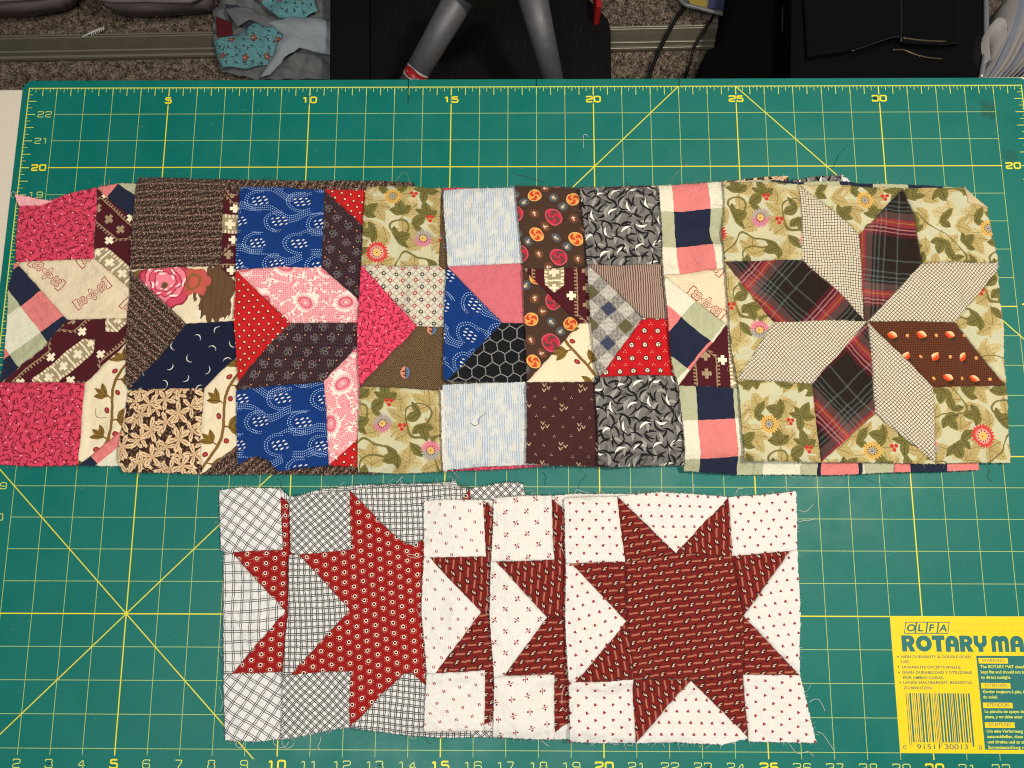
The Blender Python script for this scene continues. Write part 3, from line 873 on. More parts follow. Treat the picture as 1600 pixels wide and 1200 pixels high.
# heavy rounded product lettering, drawn as fat strokes with arcs
def arc(cx, cy, rx, ry, a0, a1, n=16): return [(cx + rx * math.cos(math.radians(a0 + (a1 - a0) * k / n)), cy + ry * math.sin(math.radians(a0 + (a1 - a0) * k / n))) for k in range(n + 1)]
def glyph(loops, x, y, h, z, sx):
    cu = bpy.data.curves.new('g', 'CURVE'); cu.dimensions = '2D'; cu.fill_mode = 'BOTH'
    for lp in loops:
        s = cu.splines.new('POLY'); s.points.add(len(lp) - 1); s.use_cyclic_u = True
        for i, (a, b) in enumerate(lp): s.points[i].co = (a, b, 0, 1)
    o = bpy.data.objects.new('g', cu); me = bpy.data.meshes.new_from_object(o); bpy.data.objects.remove(o)
    for vtx in me.vertices: vtx.co = ((x + vtx.co.x * h * sx) * IN, (y + vtx.co.y * h) * IN, z * IN)
    me.update(); return link('lettering', me, GRN, mat_root)
t = 0.31
G = {
 'R': ([[(0, 0), (0, 1), (0.45, 1)] + arc(0.48, 0.68, 0.34, 0.32, 90, -62, 10) + [(0.84, 0), (0.50, 0), (0.36, 0.34), (t, 0.34), (t, 0)],
        [(0.31, 0.62), (0.42, 0.62)] + arc(0.43, 0.69, 0.07, 0.07, -90, 90, 6) + [(0.31, 0.76)]], 0.90),
 'O': ([arc(0.5, 0.5, 0.5, 0.5, 0, 348, 29), arc(0.5, 0.5, 0.2, 0.2, 0, 340, 17)], 1.03),
 'T': ([[(0, 1), (0, 0.72), (0.24, 0.72), (0.24, 0), (0.56, 0), (0.56, 0.72), (0.8, 0.72), (0.8, 1)]], 0.84),
 'A': ([[(0, 0)] + arc(0.42, 0.58, 0.42, 0.42, 180, 0, 14) + [(0.84, 0), (0.55, 0), (0.55, 0.3), (0.3, 0.3), (0.3, 0)],
        [(0.34, 0.5)] + arc(0.42, 0.6, 0.08, 0.1, 180, 0, 6) + [(0.5, 0.5)]], 0.90),
 'Y': ([[(0, 1), (0, 0.62)] + arc(0.36, 0.58, 0.36, 0.32, 180, 250, 6) + [(0.26, 0), (0.56, 0), (0.56, 0.28)] + arc(0.46, 0.58, 0.36, 0.32, -70, 0, 6) + [(0.82, 1), (0.54, 1), (0.54, 0.62), (0.41, 0.5), (0.28, 0.62), (0.28, 1)]], 0.88),
 'M': ([[(0, 0)] + arc(0.32, 0.68, 0.32, 0.32, 180, 60, 10) + arc(0.78, 0.68, 0.32, 0.32, 120, 0, 10) + [(1.1, 0), (0.84, 0), (0.84, 0.6), (0.76, 0.7), (0.68, 0.6), (0.68, 0), (0.42, 0), (0.42, 0.6), (0.34, 0.7), (0.27, 0.6), (0.27, 0)]], 1.2),
 ' ': ([], 0.22)}
lx0, ly0 = L(184, 360); _, ly1 = L(184, 243); lx1, _ = L(806, 360)
hh = ly1 - ly0
tot = sum(G[c][1] for c in 'ROTARY') * hh
sx = (lx1 - lx0) / tot; x = lx0
for ch in 'ROTARY MAT':
    if G[ch][0]: glyph(G[ch][0], x, ly0, hh, 0.0075, sx)
    x += G[ch][1] * hh * sx
FADE = plain('label_faded_print', (196, 186, 40), 0.5)
def tl_(s, px, py, hpx, wpx, m=GRN, z=0.0065, bold=0.0):
    x, y = L(px, py); x1, _ = L(px + wpx, py); _, y1 = L(px, py - hpx)
    text(s, x, y, y1 - y, z, m, 1.0, bold, wmax=x1 - x)
tl_('CUTTING BASE • BASE DE CORTE', 532, 174, 20, 610, FADE); tl_('BASE DE CORTAR • SCHNEIDUNTERLAGE', 538, 218, 18, 640, FADE)
for s, px, py, wp in (('HIGH DURABILITY & DOUBLE-SIDED', 172, 406, 508), ('USE.', 176, 443, 62), ('DURABILITE EXCEPTIONELLE.', 180, 481, 430),
                      ('GRAN DURABILIDAD Y UTILIZABLE', 182, 519, 505), ('POR AMBAS CARAS.', 188, 557, 296), ('LANGE HALTBARKEIT, BEIDSEITIG', 190, 592, 495), ('ZU BENUTZEN.', 194, 631, 208)):
    tl_(s, px, py, 19, wp, bold=0.014)
for px, py in ((152, 398), (156, 471), (160, 510), (168, 583)):
    cx, cy = L(px, py); link('lettering', mesh('bullet', [(cx + 0.025 * math.cos(a), cy + 0.025 * math.sin(a), 0.0065) for a in [k * math.pi / 5 for k in range(10)]], [tuple(range(10))]), GRN, mat_root)
# bar code
vs, fs = [], []
x0, y0 = L(240, 1015); x1, y1 = L(205, 660); xr, _ = L(668, 660)
random.seed(3); x = x1 + 0.01; i = 0
while x < xr:
    wd = random.choice((0.018, 0.018, 0.032, 0.05)); yb = y0 - (0.12 if i in (0, 1, 14, 15, 28, 29) else 0.0)
    b0 = len(vs); vs += [(x, yb, 0.0065), (x + wd, yb, 0.0065), (x + wd, y1, 0.0065), (x, y1, 0.0065)]; fs.append((b0, b0 + 1, b0 + 2, b0 + 3))
    x += wd + random.choice((0.024, 0.032, 0.042)); i += 1
link('bar_code', mesh('bar_code', vs, fs), GRN, mat_root)
tl_('0', 190, 1066, 32, 24); tl_('91511', 288, 1064, 36, 168); tl_('30013', 488, 1064, 36, 170); tl_('0', 735, 1068, 32, 24)
# green warning panel
gx0, gy1 = L(712, 390); gx2, gy0 = L(785, 1068)
quad('warning_panel', (gx0 + gx2) / 2, gy0, 34.0, gy1, 0.0055, GRN)
YT = plain('label_pale_print', (226, 226, 70), 0.5)
for s, lines, py in (('WARNING', ('The ROTARY MAT should be', 'kept flat and should not be exposed', 'to direct sunlight.'), 446),
                     ('ATTENTION', ('Garder toujours à plat, à l’abri', 'du soleil.'), 626), ('ATENCION', ('La plancha de apoyo debe estar', 'plana, y no debe estar al sol.'), 768),
                     ('ACHTUNG', ('Um eine Verformung', 'auszuschließen, diese Matte flach', 'und direkte und zu starke', 'Sonnenbestrahlung vermeiden.'), 910)):
    ax, ay = L(735 + (py - 446) * 0.1, py); _, ay1 = L(735, py - 40)
    bw = 0.9
    quad('heading_panel', ax, ay, ax + bw, ay1, 0.0068, YEL)
    text(s, ax + 0.1, ay + 0.045, 0.1, 0.0085, GRN, wmax=bw - 0.2)
    for k, q in enumerate(lines):
        text(q, ax + 0.03, ay - 0.135 - 0.155 * k, 0.088, 0.0075, YT, 1.02, 0.014)
# patches continue below

# ------------------------------------------------------------------ quilt blocks
# Each block: polygons of its patches in photograph pixels (turned into table positions at the block's height)
# patch: (fabric, polygon, cloth origin px, cloth angle in degrees[, label])
B = []
B.append(dict(label='quilt block with coral pink corner squares, leftmost and lowest of the upper fan', z=0.05, fill=('creamplain', (250, 300, 452, 715)), patches=[
 ('pinkcoral', [(30,322),(70,316),(100,305),(150,293),(151,330),(148,404),(24,409)], (30,322), 3),
 ('bigcheck', [(150,292),(185,286),(216,287),(290,287),(290,345),(206,338),(178,318)], (185,287), 56),
 ('maroontile', [(150,293),(178,317),(206,338),(290,344),(290,497),(245,497),(203,452),(150,406),(150,340)], (192,428), 50),
 ('creamred', [(24,410),(150,405),(203,452),(245,498),(103,499)], (74,427), 0),
 ('bigcheck', [(22,412),(103,499),(66,544),(2,597),(8,540),(12,480),(13,450)], (16,555), 40),
 ('maroontile', [(103,499),(245,498),(197,536),(132,598),(2,598),(66,544)], (100,572), -47),
 ('creamvine', [(197,536),(245,498),(290,500),(290,660),(205,660),(147,708),(122,727),(132,598)], (176,640), -14),
 ('bigcheck', [(205,660),(290,660),(290,729),(122,728),(147,708)], (234,732), 130),
 ('pinkcoral', [(-8,598),(132,598),(122,727),(60,729),(-14,724)], (60,660), 0)],
 extra=[('palepink', [(24,304),(60,311),(82,314),(64,321),(30,322)], (24,304), 0)]))
B.append(dict(label='quilt block with a brown striped square above a pink rose print', z=0.1, fill=('creamplain', (440, 300, 640, 715)), patches=[
 ('brownstripe', [(216,277),(352,279),(345,417),(205,422),(210,340)], (216,277), 1),
 ('brownstripe', [(352,279),(500,281),(600,281),(646,283),(646,330),(460,350),(420,342),(352,290)], (370,285), 62),
 ('maroontile', [(352,290),(420,342),(440,480),(420,500),(371,445),(345,417)], (362,352), 90),
 ('rose', [(205,423),(345,417),(371,445),(420,502),(293,507),(225,442)], (268,447), -6),
 ('brownstripe', [(205,423),(225,442),(293,507),(262,545),(202,609),(198,600),(200,500)], (205,424), -43),
 ('navymoon', [(293,507),(420,503),(375,555),(320,607),(202,610)], (300,560), 20),
 ('leafprint', [(200,610),(320,607),(313,741),(192,737),(186,718),(190,690),(196,650)], (250,670), 8),
 ('creamvine', [(320,607),(375,555),(440,520),(440,650),(372,695),(313,741)], (352,650), -20),
 ('brownstripe', [(372,695),(440,650),(592,700),(592,741),(313,742)], (372,700), 35)]))
B.append(dict(label='quilt block with royal blue dotted squares and pink paisley diamonds', z=0.16, fill=('creamplain', (640, 305, 825, 715)), patches=[
 ('bluedots', [(379,296),(440,295),(507,297),(503,417),(371,424)], (440,350), 0),
 ('redring', [(507,298),(570,297),(650,299),(590,375),(566,354)], (520,300), -10),
 ('darksprig', [(507,299),(566,354),(600,385),(600,503),(562,471),(503,417)], (540,380), 80),
 ('pinkpaisley', [(371,424),(503,417),(562,471),(600,503),(455,506)], (478,473), 0),
 ('redring', [(371,424),(455,506),(376,598),(370,500)], (400,500), 5),
 ('darksprig', [(455,506),(600,503),(562,538),(507,597),(373,611),(376,598)], (480,550), 0),
 ('bluedots', [(373,611),(507,597),(515,727),(470,731),(433,737),(424,722),(405,713),(392,716),(373,727)], (410,660), 0),
 ('pinkpaisley', [(507,597),(562,538),(600,503),(640,600),(562,683),(515,727)], (537,600), 75),
 ('redring', [(515,727),(562,683),(640,640),(700,726),(562,730)], (540,710), 30)]))
B.append(dict(label='quilt block with olive floral squares beside a bright coral pink triangle', z=0.2, fill=('creamplain', (760, 305, 1010, 712)), patches=[
 ('olivefloral', [(574,294),(630,291),(690,293),(686,416),(567,418),(569,350)], (658, 370), 0),
 ('tweed', [(690,293),(780,340),(780,512),(740,512),(697,424),(686,416)], (720,400), 90),
 ('brightcoral', [(690,293),(780,292),(830,292),(780,340)], (700,293), 0),
 ('ringgrid', [(567,418),(686,416),(697,424),(740,512),(653,512)], (640,450), 45),
 ('brightcoral', [(567,418),(653,512),(564,606),(560,520)], (600,500), 10),
 ('tweed', [(653,512),(740,512),(780,520),(690,610),(564,606)], (644,555), 0),
 ('olivefloral', [(564,606),(690,610),(692,736),(620,740),(560,738)], (595, 658), 0),
 ('brightcoral', [(690,610),(780,600),(860,690),(858,727),(760,734),(692,736)], (740,700), 20)]))
B.append(dict(label='quilt block with pale blue striped squares and a black honeycomb diamond', z=0.24, fill=('creamplain', (870, 305, 1130, 712)), patches=[
 ('ikat', [(693,299),(803,292),(880,292),(880,413),(811,413),(700,420)], (693,299), 2),
 ('pinksolid', [(700,420),(811,413),(880,470),(880,508),(785,506)], (700,420), 20),
 ('bluedots', [(697,421),(785,506),(698,598),(694,590),(694,500)], (742,480), -50),
 ('blackhex', [(785,506),(880,508),(880,560),(820,597),(698,600)], (785,506), 5),
 ('ikat', [(692,603),(820,597),(870,597),(870,726),(824,726),(760,729),(695,735)], (692,603), 2)],
 extra=[('linen', [(689,610),(694,610),(699,737),(693,737)], (690,610), 0)]))
B.append(dict(label='quilt block with a brown button print square above a maroon square of small chevrons', z=0.28, fill=('creamplain', (980, 380, 1210, 712)), patches=[
 ('buttons', [(805,291),(870,292),(940,289),(940,419),(817,422)], (868,342), 0),
 ('maroontile', [(817,422),(940,419),(1000,470),(1000,503),(905,507),(834,440)], (866,400), 0),
 ('buttons', [(817,422),(834,440),(905,507),(866,550),(823,598),(820,500)], (864,537), 0),
 ('creamvine', [(905,507),(1000,503),(960,598),(823,598),(866,550)], (906,560), 25),
 ('vprint', [(820,598),(960,598),(960,729),(870,728),(822,724)], (852,607), -2),
 ('maroontile', [(940,289),(1060,286),(1140,279),(1135,330),(1010,380),(940,419)], (1040,300), 20),
 ('leafprint', [(1140,279),(1200,272),(1236,270),(1240,400),(1135,400),(1135,330)], (1190,290), 0)]))
B.append(dict(label='quilt block with grey swirl print squares beside a grey tweed check', z=0.33, fill=('creamplain', (1090, 390, 1320, 715)), patches=[
 ('swoosh', [(905,294),(960,297),(1029,293),(1036,312),(1037,352),(1030,416),(917,418),(908,330)], (960,350), 0),
 ('swoosh', [(1029,293),(1100,286),(1236,280),(1236,340),(1060,350),(1037,352),(1036,312)], (1100,300), 30),
 ('pinstripe', [(917,418),(1030,416),(1095,470),(1095,500),(1003,499)], (917,418), 2),
 ('tweedplaid', [(917,418),(1003,499),(937,590),(930,580),(921,500)], (949,487), 43),
 ('redcirc', [(1003,499),(1095,500),(1095,560),(1052,588),(937,590)], (1005,520), 2),
 ('swoosh', [(928,590),(1052,588),(1100,588),(1100,727),(1068,727),(960,729),(935,725)], (990,650), -5),
 ('swoosh', [(1236,280),(1270,272),(1322,268),(1333,282),(1333,400),(1236,400)], (1270,285), 60)],
 extra=[('linen', [(1318,271),(1327,274),(1336,283),(1322,284)], (1320,270), 0)]))
B.append(dict(label='quilt block of broad pink, navy and sage checks beside the grey swirl squares', z=0.38, fill=('creamplain', (1180, 400, 1500, 700)), patches=[
 ('bigcheck', [(1027,297),(1122,288),(1180,288),(1180,420),(1126,424),(1034,435)], (1003,447), 3),
 ('bigcheck', [(1122,288),(1200,284),(1330,283),(1410,284),(1512,290),(1512,400),(1180,400),(1180,288)], (1262,367), 0),
 ('creamred', [(1034,435),(1126,424),(1180,450),(1180,530),(1131,512)], (1100,478), 0),
 ('bigcheck', [(1035,437),(1131,512),(1072,584),(1057,606),(1050,585),(1043,540),(1040,500)], (1061,500), 49),
 ('maroontile', [(1131,512),(1180,530),(1180,609),(1056,609),(1057,606),(1072,584)], (1150,560), 0),
 ('bigcheck', [(1056,609),(1180,609),(1180,741),(1159,741),(1070,736)], (1033,720), 3),
 ('bigcheck', [(1180,680),(1280,683),(1280,742),(1180,741)], (1255,760), 90),
 ('bigcheck', [(1280,683),(1352,685),(1352,740),(1280,742)], (1350,814), 90),
 ('bigcheck', [(1352,685),(1400,686),(1400,738),(1352,740)], (1476,760), 90),
 ('bigcheck', [(1400,686),(1535,690),(1535,734),(1400,738)], (1553,814), 90)]))
B.append(dict(label='star quilt block of dark plaid and cream check diamonds on olive floral cotton', z=0.46, patches=[
 ('olivefloral', [(1125,291),(1246,290),(1251,409),(1127,415)], (1180, 340), 0),
 ('windowpane', [(1246,290),(1343,367),(1348,430),(1353,498),(1300,450),(1251,409)], (1246,290), 0),
 ('olivefloral', [(1246,290),(1340,291),(1414,291),(1343,367)], (1402, 372), 0),
 ('madras', [(1414,291),(1430,335),(1443,410),(1359,500),(1353,498),(1348,430),(1343,367)], (1397,395), -6),
 ('olivefloral', [(1414,291),(1511,291),(1550,320),(1567,405),(1443,410),(1430,335)], (1604, 413), 0),
 ('windowpane', [(1443,410),(1567,405),(1566,420),(1496,502),(1359,500)], (1443,410), 46),
 ('olivefloral', [(1566,420),(1574,500),(1580,600),(1496,502)], (1503,443), 0),
 ('acorns', [(1359,500),(1496,502),(1580,600),(1461,604)], (1397,522), 0),
 ('windowpane', [(1359,500),(1461,604),(1464,724),(1368,647),(1364,560)], (1360,510), 42),
 ('olivefloral', [(1461,604),(1580,600),(1587,722),(1464,724)], (1609, 650), 0),
 ('madras', [(1359,500),(1364,560),(1368,647),(1282,722),(1267,600)], (1310,600), 42),
 ('olivefloral', [(1368,647),(1464,724),(1282,722)], (1417, 771), 0),
 ('olivefloral', [(1147,596),(1267,600),(1282,722),(1160,721)], (1249, 731), 0),
 ('windowpane', [(1205,506),(1359,500),(1267,600),(1147,596)], (1205,506), 44),
 ('olivefloral', [(1127,415),(1205,506),(1147,596),(1138,545)], (1102, 474), 0),
 ('madras', [(1127,415),(1251,409),(1300,450),(1359,500),(1205,506)], (1242,440), -42)],
 extra=[('creamplain', [(1509,290),(1552,321),(1536,316),(1516,314)], (1511,291), 0)]))
B.append(dict(label='red star block with wide slanting double line checks, lowest of the lower row', z=0.05, fill=('linen', (520, 800, 725, 1135)), patches=[
 ('widecheck', [(342,767),(380,761),(437,763),(442,859),(361,863),(345,859)], (342,767), 57),
 ('reddaisy', [(438,775),(520,840),(520,960),(446,955),(361,863),(442,859)], (448,790), 0),
 ('widecheck', [(350,863),(361,863),(446,955),(362,1053),(350,1054),(348,960)], (350,864), 4),
 ('reddaisy', [(446,955),(520,960),(520,1060),(440,1049),(362,1053)], (440,990), 0),
 ('widecheck', [(350,1054),(362,1053),(440,1049),(520,1060),(520,1140),(440,1155),(400,1159),(352,1156)], (400,1100), 58),
 ('widecheck', [(437,763),(455,779),(500,765),(560,758),(640,757),(712,752),(723,764),(723,840),(520,840),(438,775)], (500,765), 3)]))
B.append(dict(label='red star block with small dense double line checks beside the paired dash block', z=0.1, fill=('linen', (735, 850, 815, 1060)), patches=[
 ('densecheck', [(452,776),(500,772),(547,766),(549,859),(467,866),(455,863)], (500,820), 43),
 ('reddaisy', [(547,766),(600,822),(632,848),(646,852),(663,842),(722,782),(735,782),(735,1060),(663,1068),(645,1051),(630,1052),(590,1092),(547,1137),(548,1048),(456,1053),(547,952),(467,866),(549,859)], (600,950), 6),
 ('reddaisy', [(722,782),(733,763),(736,762),(735,782)], (728,775), 0),
 ('densecheck', [(547,766),(600,760),(720,760),(733,763),(722,782),(663,842),(646,852),(632,848),(600,822)], (600,780), 3),
 ('densecheck', [(736,762),(790,754),(817,755),(820,772),(820,860),(735,860),(735,782)], (770,770), 45),
 ('densecheck', [(452,868),(467,866),(547,952),(456,1053),(443,1055),(450,960)], (470,950), 4),
 ('densecheck', [(443,1055),(456,1053),(548,1048),(547,1137),(500,1143),(440,1156)], (500,1100), 48),
 ('densecheck', [(547,1137),(590,1092),(630,1052),(645,1051),(663,1068),(735,1115),(735,1154),(700,1154),(620,1148)], (620,1100), -4),
 ('densecheck', [(735,1060),(828,1060),(829,1154),(735,1154)], (780,1130), 40)]))
B.append(dict(label='star block of white cotton with tiny red paired dashes, third in the lower row', z=0.17, fill=('linen', (850, 860, 1000, 1060)), patches=[
 ('dashwhite', [(664,783),(710,781),(754,781),(760,870),(672,870),(663,869)], (664,783), -12),
 ('redbox', [(754,784),(845,850),(850,960),(752,956),(672,870),(760,870)], (720,900), 88),
 ('dashwhite', [(754,781),(800,783),(930,780),(845,850)], (800,800), 0),
 ('dashwhite', [(661,870),(672,870),(752,956),(681,1050),(668,1051),(660,960)], (680,950), 0),
 ('redbox', [(752,956),(850,960),(850,1060),(820,1100),(757,1131),(758,1046),(681,1050)], (720,1020), 5),
 ('dashwhite', [(665,1052),(681,1050),(758,1046),(757,1141),(663,1141)], (665,1052), 10),
 ('dashwhite', [(757,1131),(820,1100),(930,1120),(930,1142),(757,1141)], (790,1130), 0)]))
B.append(dict(label='star block of white cotton with red percent-like squiggles, fourth in the lower row', z=0.22, fill=('linen', (960, 860, 1120, 1060)), patches=[
 ('squigwhite', [(772,778),(820,775),(862,775),(866,874),(775,877),(768,877)], (790,800), 3),
 ('redbox', [(862,780),(960,850),(960,960),(855,964),(775,877),(866,874)], (820,900), 86),
 ('squigwhite', [(862,775),(900,771),(1100,774),(960,850),(880,796)], (900,780), 0),
 ('squigwhite', [(768,877),(775,877),(855,964),(788,1053),(773,1056),(765,960)], (790,950), 90),
 ('redbox', [(855,964),(960,960),(960,1080),(888,1128),(867,1144),(866,1054),(788,1053)], (820,1020), 4),
 ('squigwhite', [(773,1056),(788,1053),(866,1054),(866,1156),(820,1153),(770,1150)], (800,1090), -35),
 ('squigwhite', [(867,1144),(888,1128),(960,1100),(1100,1155),(866,1156)], (900,1140), 0)]))
B.append(dict(label='whole brick red star block on white cotton with tiny red arrowheads', z=0.3, patches=[
 ('arrowwhite', [(880,779),(920,776),(965,776),(975,877),(893,880),(884,880)], (900,800), 0),
 ('arrowwhite', [(965,776),(1030,769),(1080,771),(1141,777),(1056,864)], (1030,790), 50),
 ('arrowwhite', [(1141,777),(1190,774),(1246,767),(1248,858),(1236,862),(1145,869)], (1200,800), 4),
 ('redbox', [(965,776),(1056,864),(975,877)], (990,840), 8),
 ('redbox', [(1141,777),(1145,869),(1056,864)], (1110,840), 88),
 ('redbox', [(975,877),(1056,864),(1145,869),(1163,963),(1163,1056),(1080,1064),(988,1060),(977,970)], (1050,960), 7),
 ('redbox', [(893,880),(975,877),(977,970)], (940,900), 4),
 ('redbox', [(977,970),(988,1060),(898,1064)], (950,1030), 100),
 ('redbox', [(1145,869),(1236,862),(1163,963)], (1170,900), 98),
 ('redbox', [(1163,963),(1251,1056),(1163,1056)], (1190,1030), 3),
 ('arrowwhite', [(884,880),(893,880),(977,970),(898,1064),(888,1063),(882,960)], (920,960), 70),
 ('arrowwhite', [(1236,862),(1248,858),(1252,960),(1255,1055),(1163,963)], (1220,960), 60),
 ('arrowwhite', [(888,1063),(898,1064),(988,1060),(993,1160),(940,1161),(890,1158)], (930,1100), 90),
 ('redbox', [(988,1060),(1080,1064),(993,1160)], (1020,1090), 97),
 ('arrowwhite', [(1080,1064),(1171,1154),(1130,1166),(1060,1160),(993,1160)], (1080,1130), 50),
 ('redbox', [(1080,1064),(1163,1056),(1171,1154)], (1130,1090), 7),
 ('arrowwhite', [(1163,1056),(1255,1055),(1278,1163),(1171,1160)], (1210,1100), 86)]))
groups = ['star quilt blocks fanned out in the upper row'] * 9 + ['red and white star blocks fanned out in the lower row'] * 5

# height map of the pile (inches)
RES = 0.0625; GX0, GY0, GW, GH = -3.0, -1.0, 40 * 16, 24 * 16
XX, YY = np.meshgrid(GX0 + RES * np.arange(GW), GY0 + RES * np.arange(GH))
H = np.zeros((GH, GW))
def blur(a, r, n=2):
    for _ in range(n):
        for ax in (0, 1):
            p = np.pad(a, [(r + 1, r) if k == ax else (0, 0) for k in (0, 1)], mode='edge')
            c = np.cumsum(p, axis=ax)
            a = (np.take(c, range(2 * r + 1, c.shape[ax]), ax) - np.take(c, range(0, c.shape[ax] - 2 * r - 1), ax)) / (2 * r + 1)
    return a
def dil(a, r):
    out = a.copy()
    for ax in (0, 1):
        b = out.copy()
        for k in range(1, r + 1):
            s = np.roll(b, k, ax); t_ = np.roll(b, -k, ax); out = np.maximum(out, np.maximum(s, t_))
    return out
def vnoise(seed, scale):
    rs = np.random.RandomState(seed); gw, gh = int(40 / scale) + 4, int(24 / scale) + 4
    g = rs.rand(gh, gw)
    fx = (XX - GX0) / scale; fy = (YY - GY0) / scale
    ix, iy = fx.astype(int), fy.astype(int); tx, ty = fx - ix, fy - iy
    tx = tx * tx * (3 - 2 * tx); ty = ty * ty * (3 - 2 * ty)
    return (g[iy, ix] * (1 - tx) + g[iy, ix + 1] * tx) * (1 - ty) + (g[iy + 1, ix] * (1 - tx) + g[iy + 1, ix + 1] * tx) * ty
def inpoly(x, y, poly):
    r = np.zeros(x.shape, bool); n = len(poly)
    for i in range(n):
        x0, y0 = poly[i]; x1, y1 = poly[(i + 1) % n]
        c = ((y0 > y) != (y1 > y)) & (x < (x1 - x0) * (y - y0) / ((y1 - y0) if y1 != y0 else 1e-9) + x0)
        r ^= c
    return r
def sample(A, x, y):
    fx = np.clip((x - GX0) / RES, 0, GW - 2); fy = np.clip((y - GY0) / RES, 0, GH - 2)
    ix, iy = fx.astype(int), fy.astype(int); tx, ty = fx - ix, fy - iy
    return (A[iy, ix] * (1 - tx) + A[iy, ix + 1] * tx) * (1 - ty) + (A[iy + 1, ix] * (1 - tx) + A[iy + 1, ix + 1] * tx) * ty
def wob(x, y):
    """small wander shared by every seam: hand stitching and fraying"""
    s = np.sin
    dx = 0.010 * s(x * 5.1 + y * 2.3) + 0.006 * s(y * 17.0 + x * 3.0) + 0.004 * s(y * 41.0 + 1.0)
    dy = 0.010 * s(y * 4.7 + x * 1.9 + 2.0) + 0.006 * s(x * 19.0 + y * 2.0) + 0.004 * s(x * 37.0)
    return dx, dy
def segd(x, y, a, b):
    ax, ay = a; bx, by = b; dx, dy = bx - ax, by - ay
    t = np.clip(((x - ax) * dx + (y - ay) * dy) / (dx * dx + dy * dy + 1e-12), 0, 1)
    return np.hypot(x - ax - t * dx, y - ay - t * dy)
def snap(polys):
    """join corners that nearly meet, and put a corner on an edge another corner touches"""
    pts = []
    for p in polys:
        for i, q in enumerate(p):
            for r in pts:
                if math.hypot(q[0] - r[0], q[1] - r[1]) < 0.09: p[i] = r; break
            else: pts.append(q)
    for p in polys:
        i = 0
        while i < len(p):
            a, b = p[i], p[(i + 1) % len(p)]
            best = None
            for r in pts:
                if r == a or r == b or r in p: continue
                L2 = (b[0] - a[0]) ** 2 + (b[1] - a[1]) ** 2
                if L2 < 1e-9: continue
                t_ = ((r[0] - a[0]) * (b[0] - a[0]) + (r[1] - a[1]) * (b[1] - a[1])) / L2
                if 0.02 < t_ < 0.98 and float(segd(np.array(r[0]), np.array(r[1]), a, b)) < 0.07:
                    if best is None or t_ < best[0]: best = (t_, r)
            if best: p.insert(i + 1, best[1])
            i += 1
        k = 0
        while k < len(p):
            if p[k] == p[(k + 1) % len(p)] and len(p) > 3: p.pop(k)
            else: k += 1
    return polys
def ekey(a, b): return tuple(sorted(((round(a[0], 4), round(a[1], 4)), (round(b[0], 4), round(b[1], 4)))))

